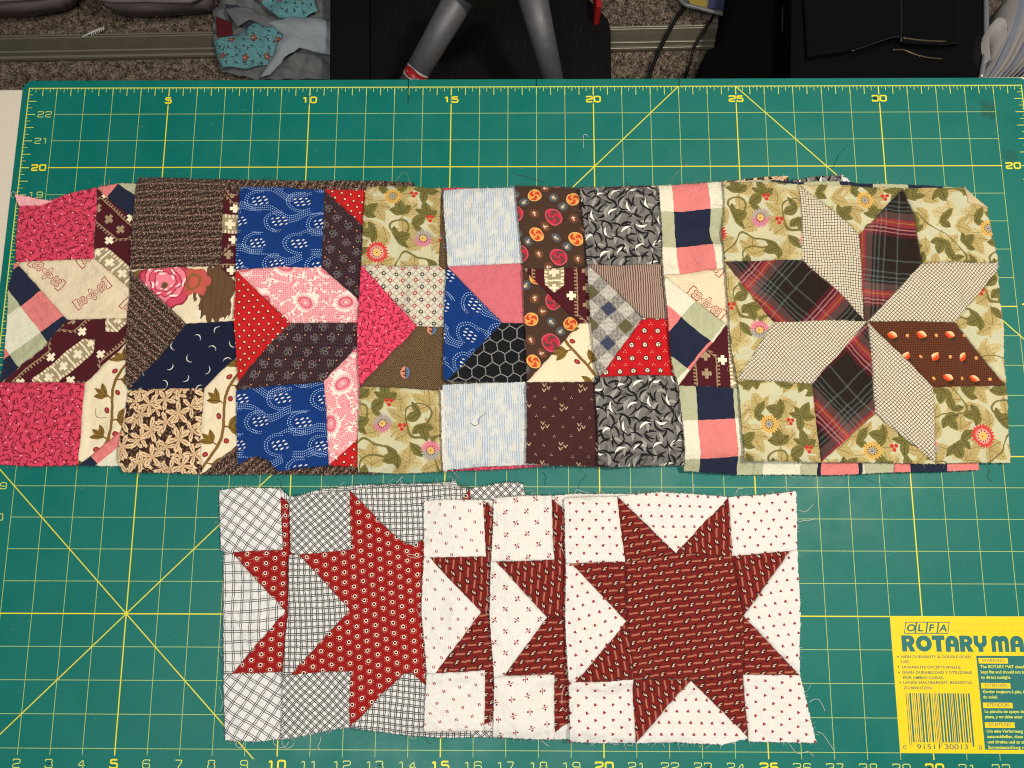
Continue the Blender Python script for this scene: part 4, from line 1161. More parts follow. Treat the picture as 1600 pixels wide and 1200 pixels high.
FR = dict(widecheck=0.07, densecheck=0.07, dashwhite=0.07, squigwhite=0.07, arrowwhite=0.06, olivefloral=0.02, brownstripe=0.02, swoosh=0.05, ikat=0.03)
def build_patch(block, name, fab, poly, zmap, zoff, org, ang, raw, fine=0.085, base=0.0, fringe=True, bz=0.0):
    area = sum(poly[i][0] * poly[(i + 1) % len(poly)][1] - poly[(i + 1) % len(poly)][0] * poly[i][1] for i in range(len(poly)))
    if area < 0: poly = poly[::-1]
    bnd = []; rawseg = []
    for i in range(len(poly)):
        a, b = poly[i], poly[(i + 1) % len(poly)]
        # same subdivision from either side
        n = max(1, int(math.hypot(b[0] - a[0], b[1] - a[1]) / 0.07))
        israw = ekey(a, b) in raw
        for k in range(n):
            bnd.append((a[0] + (b[0] - a[0]) * k / n, a[1] + (b[1] - a[1]) * k / n)); rawseg.append(israw)
    bn = len(bnd)
    xs = np.array([p[0] for p in poly]); ys = np.array([p[1] for p in poly])
    gx, gy = np.meshgrid(np.arange(xs.min(), xs.max(), fine), np.arange(ys.min(), ys.max(), fine * 0.9))
    gx[::2] += fine / 2
    gx = gx.ravel() + (np.random.rand(gx.size) - 0.5) * fine * 0.3; gy = gy.ravel() + (np.random.rand(gy.size) - 0.5) * fine * 0.3
    D = np.full(gx.shape, 9.0)
    for i in range(len(poly)): D = np.minimum(D, segd(gx, gy, poly[i], poly[(i + 1) % len(poly)]))
    k = inpoly(gx, gy, poly) & (D > 0.03)
    # a row of points just inside every seam, so that the stitched groove keeps its shape
    rowx, rowy = [], []
    for i in range(bn):
        a, b, c = bnd[i - 1], bnd[i], bnd[(i + 1) % bn]
        tx, ty = c[0] - a[0], c[1] - a[1]; l = math.hypot(tx, ty) + 1e-9
        for off in (0.022,):
            rowx.append(b[0] - ty / l * off); rowy.append(b[1] + tx / l * off)
    rowx, rowy = np.array(rowx), np.array(rowy)
    Dr = np.full(rowx.shape, 9.0)
    for i in range(len(poly)): Dr = np.minimum(Dr, segd(rowx, rowy, poly[i], poly[(i + 1) % len(poly)]))
    kr = inpoly(rowx, rowy, poly) & (Dr > 0.015)
    px = np.concatenate([np.array([p[0] for p in bnd]), rowx[kr], gx[k]]); py = np.concatenate([np.array([p[1] for p in bnd]), rowy[kr], gy[k]])
    res = delaunay_2d_cdt([Vector((a, b)) for a, b in zip(px, py)], [], [list(range(bn))], 1, 1e-6)
    V = np.array([(v[0], v[1]) for v in res[0]]); F = [tuple(f) for f in res[2] if len(f) == 3]
    x, y = V[:, 0], V[:, 1]
    D = np.full(x.shape, 9.0); Draw = np.full(x.shape, 9.0)
    for i in range(len(poly)):
        a, b = poly[i], poly[(i + 1) % len(poly)]
        d = segd(x, y, a, b); D = np.minimum(D, d)
        if ekey(a, b) in raw: Draw = np.minimum(Draw, d)
    sewn = np.full(x.shape, 9.0)
    for i in range(len(poly)):
        a, b = poly[i], poly[(i + 1) % len(poly)]
        if ekey(a, b) not in raw: sewn = np.minimum(sewn, segd(x, y, a, b))
    allow = random.choice((0.006, 0.030))       # the seam allowance is pressed under one of the two sides
    groove = 0.034 * np.clip(sewn / 0.07, 0, 1) ** 0.7 + allow * (np.clip(sewn / 0.05, 0, 1) - np.clip((sewn - 0.2) / 0.07, 0, 1))
    pk = np.sin(x * 13.0 + 2.0 * np.sin(y * 5.0)) * np.sin(y * 12.0 + 2.0 * np.sin(x * 4.3))
    groove = groove + 0.016 * pk * np.exp(-sewn / 0.22) * (0.5 + 0.5 * np.sin(x * 1.3 + y * 1.7))
    dx, dy = wob(x, y)
    z = sample(zmap, x, y) + groove + zoff
    # raw edge wanders with the weave
    er = np.clip(1 - Draw / 0.08, 0, 1)
    hn = np.sin(x * 61 + y * 13) * np.sin(y * 53 - x * 17)
    x2 = x + dx + er * 0.010 * hn; y2 = y + dy + er * 0.010 * np.sin(x * 47 - y * 59)
    z = z + er * 0.006 * hn
    vs = list(zip(x2.tolist(), y2.tolist(), z.tolist())); fs = list(F); nv = len(vs)
    # cloth thickness: skirt all round
    order = res[3][:] if False else None
    ec = {}
    for f in F:
        for i in range(3):
            e = (f[i], f[(i + 1) % 3]); ec[e] = 1
    bed = [e for e in ec if (e[1], e[0]) not in ec]
    low = {}
    for e in bed:
        for q in e:
            if q not in low: low[q] = len(vs); vs.append((x2[q], y2[q], z[q] - 0.05))
    for a, b in bed: fs.append((b, a, low[a], low[b]))
    uvx = list(x) + [x[q] for q in low]; uvy = list(y) + [y[q] for q in low]
    ntri = len(fs)
    # fraying threads on raw edges
    if fringe:
        for i in range(bn):
            if not rawseg[i]: continue
            a, b = bnd[i], bnd[(i + 1) % bn]
            tx, ty = b[0] - a[0], b[1] - a[1]; l = math.hypot(tx, ty)
            if l < 1e-6: continue
            nx, ny = ty / l, -tx / l
            for _ in range(3):
                if random.random() < 0.2: continue
                t_ = random.random(); ln_ = 0.018 + 0.035 * random.random() ** 2 + (0.09 if random.random() < 0.05 else 0)
                sx_, sy_ = a[0] + tx * t_, a[1] + ty * t_
                ox, oy = wob(np.array(sx_), np.array(sy_)); sx_ += float(ox) - nx * 0.015; sy_ += float(oy) - ny * 0.015
                sl = random.uniform(-0.6, 0.6)
                ex, ey = sx_ + (nx + tx / l * sl) * (ln_ + 0.015), sy_ + (ny + ty / l * sl) * (ln_ + 0.015)
                zs = float(sample(zmap, np.array(sx_), np.array(sy_))) + zoff - 0.004
                ze = zs - 0.01 * random.random()
                wd = 0.0042; b0 = len(vs)
                ux, uy = -(ey - sy_), ex - sx_; ul = math.hypot(ux, uy); ux, uy = ux / ul * wd, uy / ul * wd
                mxx, myy = (sx_ + ex) / 2 + random.uniform(-.01, .01), (sy_ + ey) / 2 + random.uniform(-.01, .01)
                for (qx, qy, qz, k_) in ((sx_, sy_, zs, 1), (mxx, myy, zs + 0.006, 0.9), (ex, ey, ze, 0.5)):
                    vs.append((qx + ux * k_, qy + uy * k_, qz)); vs.append((qx - ux * k_, qy - uy * k_, qz)); vs.append((qx, qy, qz + wd * 1.3 * k_))
                    uvx += [sx_] * 3; uvy += [sy_] * 3
                for s0 in (0, 3):
                    for (m_, n_) in ((0, 2), (2, 1), (1, 0)):
                        fs.append((b0 + s0 + m_, b0 + s0 + n_, b0 + s0 + 3 + n_, b0 + s0 + 3 + m_))
            if random.random() < FR.get(fab, 0.03):      # a longer curly thread pulled out of the weave
                q = [a[0] + tx * 0.5 - nx * 0.02, a[1] + ty * 0.5 - ny * 0.02]; zz = float(sample(zmap, np.array(q[0]), np.array(q[1]))) + zoff
                an = math.atan2(ny, nx) + random.uniform(-0.8, 0.8); cv = random.uniform(-16, 16); P_ = []; tt = random.randint(5, 12)
                for m_ in range(tt):
                    P_.append((q[0], q[1], zz)); q[0] += math.cos(an) * 0.035; q[1] += math.sin(an) * 0.035; an += cv * 0.035 + random.uniform(-.25, .25)
                    hz = float(sample(H, np.array(q[0]), np.array(q[1]))) + 0.012 if m_ > 1 else zz
                    zz = max(hz, zz - 0.03) + random.uniform(0, 0.006)
                b_ = len(vs); tube_data(P_, 0.0052, 3, None, vs, fs)
                uvx += [a[0]] * (len(vs) - b_); uvy += [a[1]] * (len(vs) - b_)
    me = mesh(name, vs, fs)
    ox, oy = at(org[0], org[1], bz); ca, sa = math.cos(math.radians(ang)), math.sin(math.radians(ang))
    U = np.array(uvx) - ox; W = np.array(uvy) - oy
    u = U * ca + W * sa; v = W * ca - U * sa
    uvl = me.uv_layers.new(name='cloth')
    li = np.empty(len(me.loops), int); me.loops.foreach_get('vertex_index', li)
    uvl.data.foreach_set('uv', np.stack([u[li], v[li]], 1).ravel())
    o = link(name, me, fabmat(fab), block, True)
    return o

def build_block(bi, bd):
    bz = bd['z']
    root = empty('quilt_block'); tag(root, bd['label'], 'quilt block', groups[bi])
    rs = bi * 7
    wr = 0.085 * vnoise(rs + 1, 2.3) + 0.05 * vnoise(rs + 2, 0.9) + 0.012 * vnoise(rs + 3, 0.35)
    a = 0.6 + bi * 1.7
    cr = np.sin((XX * math.cos(a) + YY * math.sin(a)) * 1.9 + 3 * vnoise(bi + 50, 3.0)) ** 8 * 0.045 * vnoise(bi + 80, 1.5)
    for it in range(2):         # second time with the height the block really comes to lie at
        polys = snap([[at(x, y, bz) for x, y in p[1]] for p in bd['patches']])
        foot = np.zeros(H.shape, bool)
        for p in polys: foot |= inpoly(XX, YY, p)
        extra = [[at(x, y, bz) for x, y in p[1]] for p in bd.get('extra', [])]
        fp = None
        if 'fill' in bd:
            f, (x0, y0, x1, y1) = bd['fill']
            fp = [at(x0, y0, bz), at(x0, y1, bz), at(x1, y1, bz), at(x1, y0, bz)]
            foot |= inpoly(XX, YY, fp)
        under = blur(dil(np.where(dil(foot.astype(float), 2) > 0, H, 0), 2), 3)
        under = np.maximum(under, H)
        edge = blur(foot.astype(float), 3)
        lift = np.clip(1 - edge, 0, 1) * 0.07 * vnoise(bi + 30, 1.2)
        Z = under + 0.055 + wr * np.clip(edge, 0.3, 1) + cr + lift
        if it == 0: bz = float(np.mean(Z[foot]))
    cnt = {}
    for p in polys:
        for i in range(len(p)):
            k = ekey(p[i], p[(i + 1) % len(p)]); cnt[k] = cnt.get(k, 0) + 1
    raw = {k for k, c in cnt.items() if c == 1}
    for j, (p, src) in enumerate(zip(polys, bd['patches'])):
        o = build_patch(root, 'patch', src[0], p, Z, 0.0012 * j, src[2], src[3], raw, bz=bz)
        o['label'] = PATCH_LABEL[src[0]]
    for src, p in zip(bd.get('extra', []), extra):
        o = build_patch(root, 'folded_edge', src[0], p, Z, 0.045, src[2], src[3], {ekey(p[i], p[(i + 1) % len(p)]) for i in range(len(p))}, bz=bz)
        o['label'] = PATCH_LABEL[src[0]]
    if fp is not None:
        build_patch(root, 'patch', bd['fill'][0], fp, Z, -0.03, (0, 0), 0, set(), fine=0.3, fringe=False, bz=bz)
    H[foot] = np.maximum(H[foot], Z[foot] + 0.030)
    return root
PATCH_LABEL = dict(pinkcoral='coral pink twig print', brightcoral='bright coral pink twig print', brownstripe='dark brown dotted stripe', maroontile='maroon print with tan crosses',
 creamred='cream with red outline motifs', bigcheck='pink, navy, sage and white check', navymoon='navy with dotted crescents', bluedots='royal blue with dotted waves',
 redring='red with small white dots', darksprig='blackish brown with dotted sprigs', pinkpaisley='pale pink paisley', olivefloral='olive leaves and flowers on pale mint',
 ringgrid='cream grid with ring flowers', tweed='brown flecked print with ovals', ikat='pale blue stripe', pinksolid='plain woven pink', blackhex='black honeycomb outline print',
 buttons='brown print of buttons and pinwheels', vprint='maroon with tan chevrons', swoosh='grey swirl print', pinstripe='fine brown stripe', tweedplaid='grey tweed check',
 redcirc='red with black and white rings', windowpane='cream fine dark check', madras='dark brown and pink plaid', acorns='brown check with orange acorns', leafprint='tan leaves on dark brown',
 creamvine='cream with olive vine and berries', rose='cream with a large pink rose', widecheck='white with wide double line check', densecheck='white with dense double line check',
 reddaisy='brick red with ringed daisies', redbox='brick red with tan bars and small boxes', dashwhite='white with paired red dashes', squigwhite='white with red squiggles',
 arrowwhite='white with red arrowheads', linen='plain white cotton', creamplain='plain cream cotton', palepink='pale pink wrong side of the cloth')
for bi, bd in enumerate(B): build_block(bi, bd)

# ------------------------------------------------------------------ loose threads
def surf(px, py):
    x, y = at(px, py, 0.0)
    for _ in range(3):
        z = float(sample(H, np.array(x), np.array(y))); x, y = at(px, py, z)
    return (x, y, z)
def thread(name, px, col, r=0.0075, lift=0.012, label=None):
    key = 'thread_%d_%d_%d' % col
    P = []
    for i, q in enumerate(px):
        s = surf(*q); P.append((s[0], s[1], s[2] + lift + 0.02 * (i % 2)))
    vs, fs = tube_data(spline(P, 6), r, 5)
    o = link(name, mesh(name, vs, fs), plain(key, col, 0.8), None, True)
    if label: tag(o, label, 'thread', 'loose threads lying on the mat and blocks')
    return o
WH, DK, GR = (214, 210, 200), (44, 40, 44), (70, 120, 108)
for nm, pts, col, lb in (
 ('loose_thread', [(912,232),(911,222),(912,212),(916,211),(919,214)], WH, 'short white hooked thread lying on the mat above the brown button square'),
 ('loose_thread', [(735,661),(741,665),(747,663),(748,656),(754,649),(759,646)], DK, 'short dark curved thread on the lower pale blue striped square'),
 ('loose_thread', [(1302,262),(1308,246),(1316,236),(1324,228)], (24, 66, 60), 'thin dark green thread above the grey swirl print corner'),
 ('loose_thread', [(1345,744),(1358,750),(1372,755),(1385,757),(1398,761)], (60, 140, 130), 'teal thread lying just below the star block of dark plaid'),
 ('loose_thread', [(1541,724),(1545,735),(1543,745),(1549,753)], (90, 40, 40), 'dark red thread hanging below the lower right floral square of the star block'),
 ('loose_thread', [(849,738),(853,746),(851,752),(853,757)], DK, 'short dark thread below the maroon chevron square'),
 ('loose_thread', [(917,742),(911,748),(905,756),(904,764)], DK, 'longer dark thread on the mat below the grey swirl square'),
 ('loose_thread', [(150,638),(151,650),(158,653),(168,652)], DK, 'dark thread on the cream vine print of the leftmost block'),
 ('loose_thread', [(1248,797),(1256,800),(1264,795),(1271,787)], WH, 'white thread above the other at the upper right corner of the arrowhead star block'),
 ('loose_thread', [(1247,816),(1256,813),(1264,813),(1273,810)], WH, 'straight white thread at the right side of the upper right arrowhead square'),
 ('loose_thread', [(1264,1097),(1272,1092),(1280,1094),(1285,1103),(1289,1111)], WH, 'white thread curling off the lower right arrowhead square'),
 ('loose_thread', [(1234,1163),(1240,1172),(1248,1177),(1262,1174),(1271,1181)], WH, 'white thread below the lower right arrowhead square'),
 ('loose_thread', [(1276,1143),(1284,1146),(1292,1156),(1302,1172)], WH, 'long white thread falling from the lower right corner of the lower row'),
 ('loose_thread', [(430,1150),(428,1160),(436,1167),(446,1166),(452,1158)], WH, 'white thread loop below the two leftmost lower blocks'),
 ('loose_thread', [(440,1158),(446,1168),(456,1166),(460,1160)], WH, 'small white thread curl beside the larger loop below the lower left blocks'),
 ('loose_thread', [(366,1157),(371,1166),(378,1167),(382,1158)], WH, 'round white thread loop below the leftmost lower block'),
 ('loose_thread', [(502,1150),(500,1160),(497,1166),(500,1170)], WH, 'forked white thread below the dense diagonal check square'),
 ('loose_thread', [(342,1070),(346,1085),(348,1100),(344,1112)], (190, 206, 200), 'thin pale thread at the left edge of the leftmost lower block'),
 ('loose_thread', [(846,1152),(850,1160),(858,1166)], WH, 'short white thread below the squiggle print square'),
 ('loose_thread', [(882,1072),(878,1085),(879,1105),(885,1112)], WH, 'white thread hanging between the squiggle and arrowhead squares'),
 ('loose_thread', [(652,870),(644,866),(636,868),(650,872),(661,868)], WH, 'white thread tangle on the red star beside the paired dash block'),
 ('loose_thread', [(440,790),(446,800),(441,808),(448,812),(444,800),(450,795)], WH, 'white thread tangle between the two leftmost lower blocks'),
 ('loose_thread', [(385,876),(400,872),(420,870),(440,868)], (206, 150, 140), 'pale thread lying across the red print of the leftmost lower block'),
 ('loose_thread', [(866,845),(874,850),(880,862),(884,872)], WH, 'white thread between the squiggle and arrowhead blocks near the top'),
 ('loose_thread', [(618,284),(628,272),(634,270),(640,283)], (150, 150, 142), 'grey thread loop above the floral square'),
 ('loose_thread', [(1045,288),(1052,278),(1060,268),(1074,256)], (150, 130, 120), 'thin thread rising above the grey swirl square'),
 ('loose_thread', [(808,274),(822,276),(838,281),(852,287)], (60, 70, 70), 'thin dark thread above the brown button square'),
 ('loose_thread', [(896,772),(902,765),(910,768),(920,770)], WH, 'white thread loop above the arrowhead star block'),
 ('loose_thread', [(1082,770),(1084,760),(1082,754)], WH, 'short upright white thread above the arrowhead star block'),
 ('loose_thread', [(1149,772),(1153,764),(1161,763)], WH, 'bent white thread above the upper right arrowhead square'),
 ('loose_thread', [(612,765),(622,752),(630,744)], WH, 'thin pale thread above the double line check strip'),
 ('loose_thread', [(22,310),(18,306),(20,300),(27,302)], WH, 'tiny grey thread loop at the folded pink corner')):
    thread(nm, pts, col, 0.0065 if col != WH else 0.0075, label=lb)

# ------------------------------------------------------------------ floor behind the table
def carpet():
    m, bs = new_mat('carpet_pile')
    tc = CUR[0].nodes.new('ShaderNodeTexCoord'); o = S(tc.outputs['Object'])
    a = noise(o, 260.0, 4.0, 0.7); b = noise(o, 90.0, 3.0, 0.6)
    c = mix((74, 58, 46), (208, 188, 166), ss(a * 0.6 + b * 0.4, 0.38, 0.64))
    put(bs.inputs['Base Color'], c); bs.inputs['Roughness'].default_value = 1.0
    wood_bump(bs, a + b, 1.0, 0.3)
    return m
CP = carpet()
fl = slab('carpet_floor', [(-50, -40), (90, -40), (90, 80), (-50, 80)], FLOOR - 0.5, FLOOR, CP); tag(fl, kind='structure')
# tufts that stand out of the pile where the floor is in view
vs, fs = [], []
rs = np.random.RandomState(5)
for _ in range(26000):
    px, py = rs.uniform(-20, 1180), rs.uniform(-30, 145)
    if 520 < px < 945: continue
    x, y = at(px, py, FLOOR); r = rs.uniform(0.05, 0.11); a0 = rs.uniform(0, 6.28); b0 = len(vs)
    hx, hy = rs.uniform(-.08, .08, 2)
    for k in range(3): vs.append((x + r * math.cos(a0 + 2.09 * k), y + r * math.sin(a0 + 2.09 * k), FLOOR - 0.01))
    vs.append((x + hx, y + hy, FLOOR + rs.uniform(0.1, 0.28)))
    fs += [(b0, b0 + 1, b0 + 3), (b0 + 1, b0 + 2, b0 + 3), (b0 + 2, b0, b0 + 3)]
tf = link('carpet_tufts', mesh('carpet_tufts', vs, fs), CP); tag(tf, 'brown and beige speckled carpet pile', kind='stuff')

def track(px0, px1, pys0, pys1, label):
    """a rail lying on the carpet: px at both ends, four heights across"""
    root = empty('door_track'); tag(root, label, 'rail', 'metal door track on the carpet')
    m = plain('track_metal', (104, 98, 82), 0.45, 0.2, vary=0.12, vs=30); m2 = plain('track_edge', (150, 144, 126), 0.35, 0.3)
    x0, ya = at(px0, pys0[0], FLOOR + 0.4); x1, yb = at(px1, pys1[0], FLOOR + 0.4)
    _, yc = at(px0, pys0[1], FLOOR + 0.4); _, yd = at(px1, pys1[1], FLOOR + 0.4)
    slab('track_base', [(x0, yc), (x1, yd), (x1, yb), (x0, ya)], FLOOR - 0.1, FLOOR + 0.3, m, root, 0.03)
    for f0, f1, h in ((0.0, 0.10, 0.55), (0.22, 0.30, 0.62), (0.80, 0.86, 0.62), (0.93, 1.0, 0.5)):
        lo0, lo1 = yc + (ya - yc) * f0, yd + (yb - yd) * f0; hi0, hi1 = yc + (ya - yc) * f1, yd + (yb - yd) * f1
        slab('track_rib', [(x0, lo0), (x1, lo1), (x1, hi1), (x0, hi0)], FLOOR + 0.28, FLOOR + h, m2, root, 0.03)
track(-30, 345, (57, 94), (50, 87), 'greyish metal track on the carpet left of the black board')
track(950, 1150, (42, 78), (38, 74), 'greyish metal track on the carpet right of the black board')

# translucent storage bins
def bin_(loop, z, h, label, m):
    root = empty('storage_bin'); tag(root, label, 'storage bin')
    bm = bmesh.new()
    vt = [bm.verts.new((x * IN, y * IN, z * IN)) for x, y in loop]; f = bm.faces.new(vt)
    g = bmesh.ops.extrude_face_region(bm, geom=[f]); up = [e for e in g['geom'] if isinstance(e, bmesh.types.BMVert)]
    cx = sum(p[0] for p in loop) / len(loop); cy = sum(p[1] for p in loop) / len(loop)
    for q in up: q.co.z = (z + h) * IN; q.co.x = (cx + (q.co.x / IN - cx) * 1.06) * IN; q.co.y = (cy + (q.co.y / IN - cy) * 1.06) * IN
    bmesh.ops.recalc_face_normals(bm, faces=bm.faces)
    bmesh.ops.bevel(bm, geom=bm.edges[:], offset=0.25 * IN, segments=3, affect='EDGES')
    me = bpy.data.meshes.new('bin_body'); bm.to_mesh(me); bm.free(); link('bin_body', me, m, root, True)
    vs, fs = tube_data(spline([(cx + (x - cx) * 1.08, cy + (y - cy) * 1.08, z + h) for x, y in loop + loop[:1]], 3), 0.16, 8)
    link('rim', mesh('rim', vs, fs), m, root, True)
BINM = plain('cloudy_grey_plastic', (126, 114, 114), 0.5, vary=0.10, vs=8)
p = [at(-60, 33, FLOOR + 1), at(60, 28, FLOOR + 1), at(112, 18, FLOOR + 1), at(140, -10, FLOOR + 1), at(150, -80, FLOOR + 1), at(-60, -90, FLOOR + 1)]
bin_(p, FLOOR + 1, 2.5, 'cloudy grey plastic storage bin at the upper left corner of the picture', BINM)
p = [at(150, -20, FLOOR + 1), at(158, 5, FLOOR + 1), at(186, 28, FLOOR + 1), at(250, 30, FLOOR + 1), at(335, 22, FLOOR + 1), at(345, -70, FLOOR + 1), at(150, -80, FLOOR + 1)]
bin_(p, FLOOR + 1, 2.5, 'grey plastic storage bin beside the heap of turquoise fabric scraps', BINM)
p = [at(1058, -5, FLOOR + 1), at(1064, 12, FLOOR + 1), at(1085, 20, FLOOR + 1), at(1160, 27, FLOOR + 1), at(1170, -80, FLOOR + 1), at(1058, -80, FLOOR + 1)]
bin_(p, FLOOR + 1, 0.9, 'clear plastic bin with blue and yellow things beside the black case', plain('clear_bin_plastic', (120, 124, 126), 0.25))
p = [at(1072, -6, FLOOR + 2), at(1080, 8, FLOOR + 2), at(1104, 12, FLOOR + 2), at(1104, -50, FLOOR + 2), at(1072, -50, FLOOR + 2)]
slabs = slab('paper_card', p, FLOOR + 1.95, FLOOR + 2.02, plain('yellow_card', (176, 150, 66), 0.6)); tag(slabs, 'yellow card inside the clear plastic bin', 'card')
p = [at(1108, -6, FLOOR + 2), at(1108, 12, FLOOR + 2), at(1150, 17, FLOOR + 2), at(1150, -50, FLOOR + 2), at(1108, -50, FLOOR + 2)]
slabs = slab('paper_card', p, FLOOR + 1.95, FLOOR + 2.02, plain('blue_card', (60, 66, 104), 0.6)); tag(slabs, 'dark blue card inside the clear plastic bin', 'card')

# white plastic comb-like piece on the track
root = empty('plastic_clip'); tag(root, 'small white toothed plastic strip lying on the metal track', 'clip')
a = Vector((*at(129, 58, FLOOR + 0.7), FLOOR + 0.7)); b = Vector((*at(163, 43, FLOOR + 0.7), FLOOR + 0.7))
WP = plain('white_plastic', (214, 212, 206), 0.4)
vs, fs = tube_data([a, a.lerp(b, .5) + Vector((0, .03, .05)), b], 0.085, 8); link('strip', mesh('strip', vs, fs), WP, root, True)
for k in range(7):
    q = a.lerp(b, 0.4 + 0.09 * k); vs, fs = tube_data([q, q + Vector((0.07, -0.2, 0))], 0.045, 6); link('tooth', mesh('tooth', vs, fs), WP, root, True)

# heap of fabric scraps on the floor
def crumple(name, poly, z0, hgt, mat, label, seed, amp=0.7, fine=0.12, uv=1.0):
    P = [at(x, y, FLOOR + z0) for x, y in poly]
    xs = [p[0] for p in P]; ys = [p[1] for p in P]
    area = sum(P[i][0] * P[(i + 1) % len(P)][1] - P[(i + 1) % len(P)][0] * P[i][1] for i in range(len(P)))
    if area < 0: P = P[::-1]
    bnd = []
    for i in range(len(P)):
        a, b = P[i], P[(i + 1) % len(P)]; n = max(1, int(math.hypot(b[0] - a[0], b[1] - a[1]) / fine))
        bnd += [(a[0] + (b[0] - a[0]) * k / n, a[1] + (b[1] - a[1]) * k / n) for k in range(n)]
    gx, gy = np.meshgrid(np.arange(min(xs), max(xs), fine), np.arange(min(ys), max(ys), fine)); gx, gy = gx.ravel(), gy.ravel()
    D = np.full(gx.shape, 9.0)
    for i in range(len(P)): D = np.minimum(D, segd(gx, gy, P[i], P[(i + 1) % len(P)]))
    k = inpoly(gx, gy, P) & (D > fine * 0.5)
    pts = bnd + list(zip(gx[k], gy[k]))
    res = delaunay_2d_cdt([Vector(p) for p in pts], [], [list(range(len(bnd)))], 1, 1e-6)
    V = np.array([(v[0], v[1]) for v in res[0]]); F = [tuple(f) for f in res[2]]
    x, y = V[:, 0], V[:, 1]; D = np.full(x.shape, 9.0)
    for i in range(len(P)): D = np.minimum(D, segd(x, y, P[i], P[(i + 1) % len(P)]))
    rs = np.random.RandomState(seed); z = np.zeros(len(x))
    for q in range(7):
        a = rs.uniform(0, 3.14); f = rs.uniform(0.8, 2.6); ph = rs.uniform(0, 6.28)
        z += np.abs(np.sin((x * math.cos(a) + y * math.sin(a)) * f + ph + 0.6 * np.sin(y * 1.3 + q))) * rs.uniform(0.3, 1)
    z = z / 3.5 * amp + hgt * (1 - np.exp(-D / 0.7)) + FLOOR + z0
    me = mesh(name, list(zip(x, y, z)), F)
    uvl = me.uv_layers.new(name='cloth'); li = np.empty(len(me.loops), int); me.loops.foreach_get('vertex_index', li)
    uvl.data.foreach_set('uv', np.stack([x[li] * uv, y[li] * uv], 1).ravel())
    o = link(name, me, mat, None, True)
    md = o.modifiers.new('thickness', 'SOLIDIFY'); md.thickness = 0.02 * IN; md.offset = -1
    return tag(o, label, 'fabric scrap', 'fabric scraps heaped on the floor')
@fabric
def turquoise(u, v):
    c = mix((96, 156, 164), (120, 176, 180), noise(xyz(u, v), 3.0))
    c = mix(c, (66, 74, 92), ln(noise(xyz(u, v, 1.0), 1.6, 1.0) - 0.5, 0.010))
    iv, y = cell(v, 1.5); iu, x = cell(u, 1.7, iv * 0.5)
    r = rnd(iu, iv); x = x + (r - 0.5) * 0.4; y = y + (frac(r * 9.0) - 0.5) * 0.4
    c = mix(c, (132, 78, 66), fill(hyp(x, y) - 0.24 - 0.07 * cos(atan2(y, x) * 5.0), 0.02))
    c = mix(c, (190, 130, 104), disc(hyp(x + 0.04, y), 0.12, 0.03))
    c = leafcluster(c, u + 0.3, v + 0.2, 0.62, 3.0, ((62, 76, 86), (50, 54, 66)), 0.26, 0.05, 2, 1.2, 0.75)
    return c
TQ = fabmat('turquoise'); TS = plain('tissue_white', (158, 168, 176), 0.85, vary=0.06, vs=20, bump=0.05); TS2 = plain('greyish_cotton', (112, 114, 116), 0.9, vary=0.2, vs=60)
crumple('fabric_scrap', [(336,20),(372,-30),(430,-40),(520,-30),(520,130),(410,130),(350,118),(338,80)], 0.15, 0.35, TS2, 'greyish printed cotton at the bottom of the scrap heap', 1)
crumple('fabric_scrap', [(352,112),(341,90),(339,72),(362,62),(384,56),(398,34),(420,38),(446,44),(446,70),(428,104),(392,112)], 0.9, 0.5, TQ, 'turquoise flowered scrap in front of the scrap heap', 2)
crumple('fabric_scrap', [(404,-30),(404,2),(416,16),(440,34),(480,33),(500,24),(482,-30)], 1.2, 0.3, TQ, 'turquoise flowered scrap at the back of the scrap heap', 3)
crumple('fabric_scrap', [(337,26),(362,36),(364,56),(340,58)], 1.2, 0.1, plain('burgundy_cotton', (92, 14, 26), 0.9), 'burgundy scrap at the left side of the scrap heap', 4, 0.1)
crumple('fabric_scrap', [(352,8),(372,10),(398,24),(402,40),(384,44),(360,34)], 1.45, 0.15, plain('navy_cotton', (52, 52, 70), 0.9, vary=0.3, vs=50), 'dark blue printed scrap between the burgundy and turquoise scraps', 8, 0.15)
crumple('fabric_scrap', [(420,40),(450,32),(500,30),(520,36),(520,90),(470,80),(446,96),(424,122),(408,124),(432,84),(444,58)], 1.5, 0.5, TS, 'white tissue draped over the right of the scrap heap', 5, 0.4)
crumple('fabric_scrap', [(353,16),(386,12),(420,30),(434,36),(420,44),(392,34),(372,44)], 1.7, 0.2, TS2, 'grey and white scrap on top of the scrap heap', 6, 0.2)

# black board with stand leaning on it
def woodblack():
    m, bs = new_mat('black_ash_board')
    tc = CUR[0].nodes.new('ShaderNodeTexCoord'); sp = CUR[0].nodes.new('ShaderNodeSeparateXYZ'); CUR[0].links.new(tc.outputs['Object'], sp.inputs[0])
    x, y = S(sp.outputs[0]) * (1 / IN), S(sp.outputs[1]) * (1 / IN)
    x, y = rot(x, y, -0.25)
    g = noise(xyz(x * 9.0, y * 0.35), 1.0, 4.0, 0.6)
    put(bs.inputs['Base Color'], mix((7, 6, 6), (40, 36, 34), ss(g, 0.56, 0.74))); bs.inputs['Roughness'].default_value = 0.6; bs.inputs['Specular IOR Level'].default_value = 0.25
    wood_bump(bs, g, 0.4, 0.03); return m
br = empty('black_board'); tag(br, 'black wood-grain board lying on the floor behind the table', 'board')
zb = 3.0
pb = [at(x, y, FLOOR + zb) for x, y in ((578,160),(956,160),(954,45),(950,30),(914,-8),(914,-80),(578,-80))]
slab('board_panel', pb, FLOOR, FLOOR + zb, woodblack(), br, 0.06)
pb = [at(x, y, FLOOR + zb + .4) for x, y in ((515,160),(577,160),(577,-80),(516,-80))]
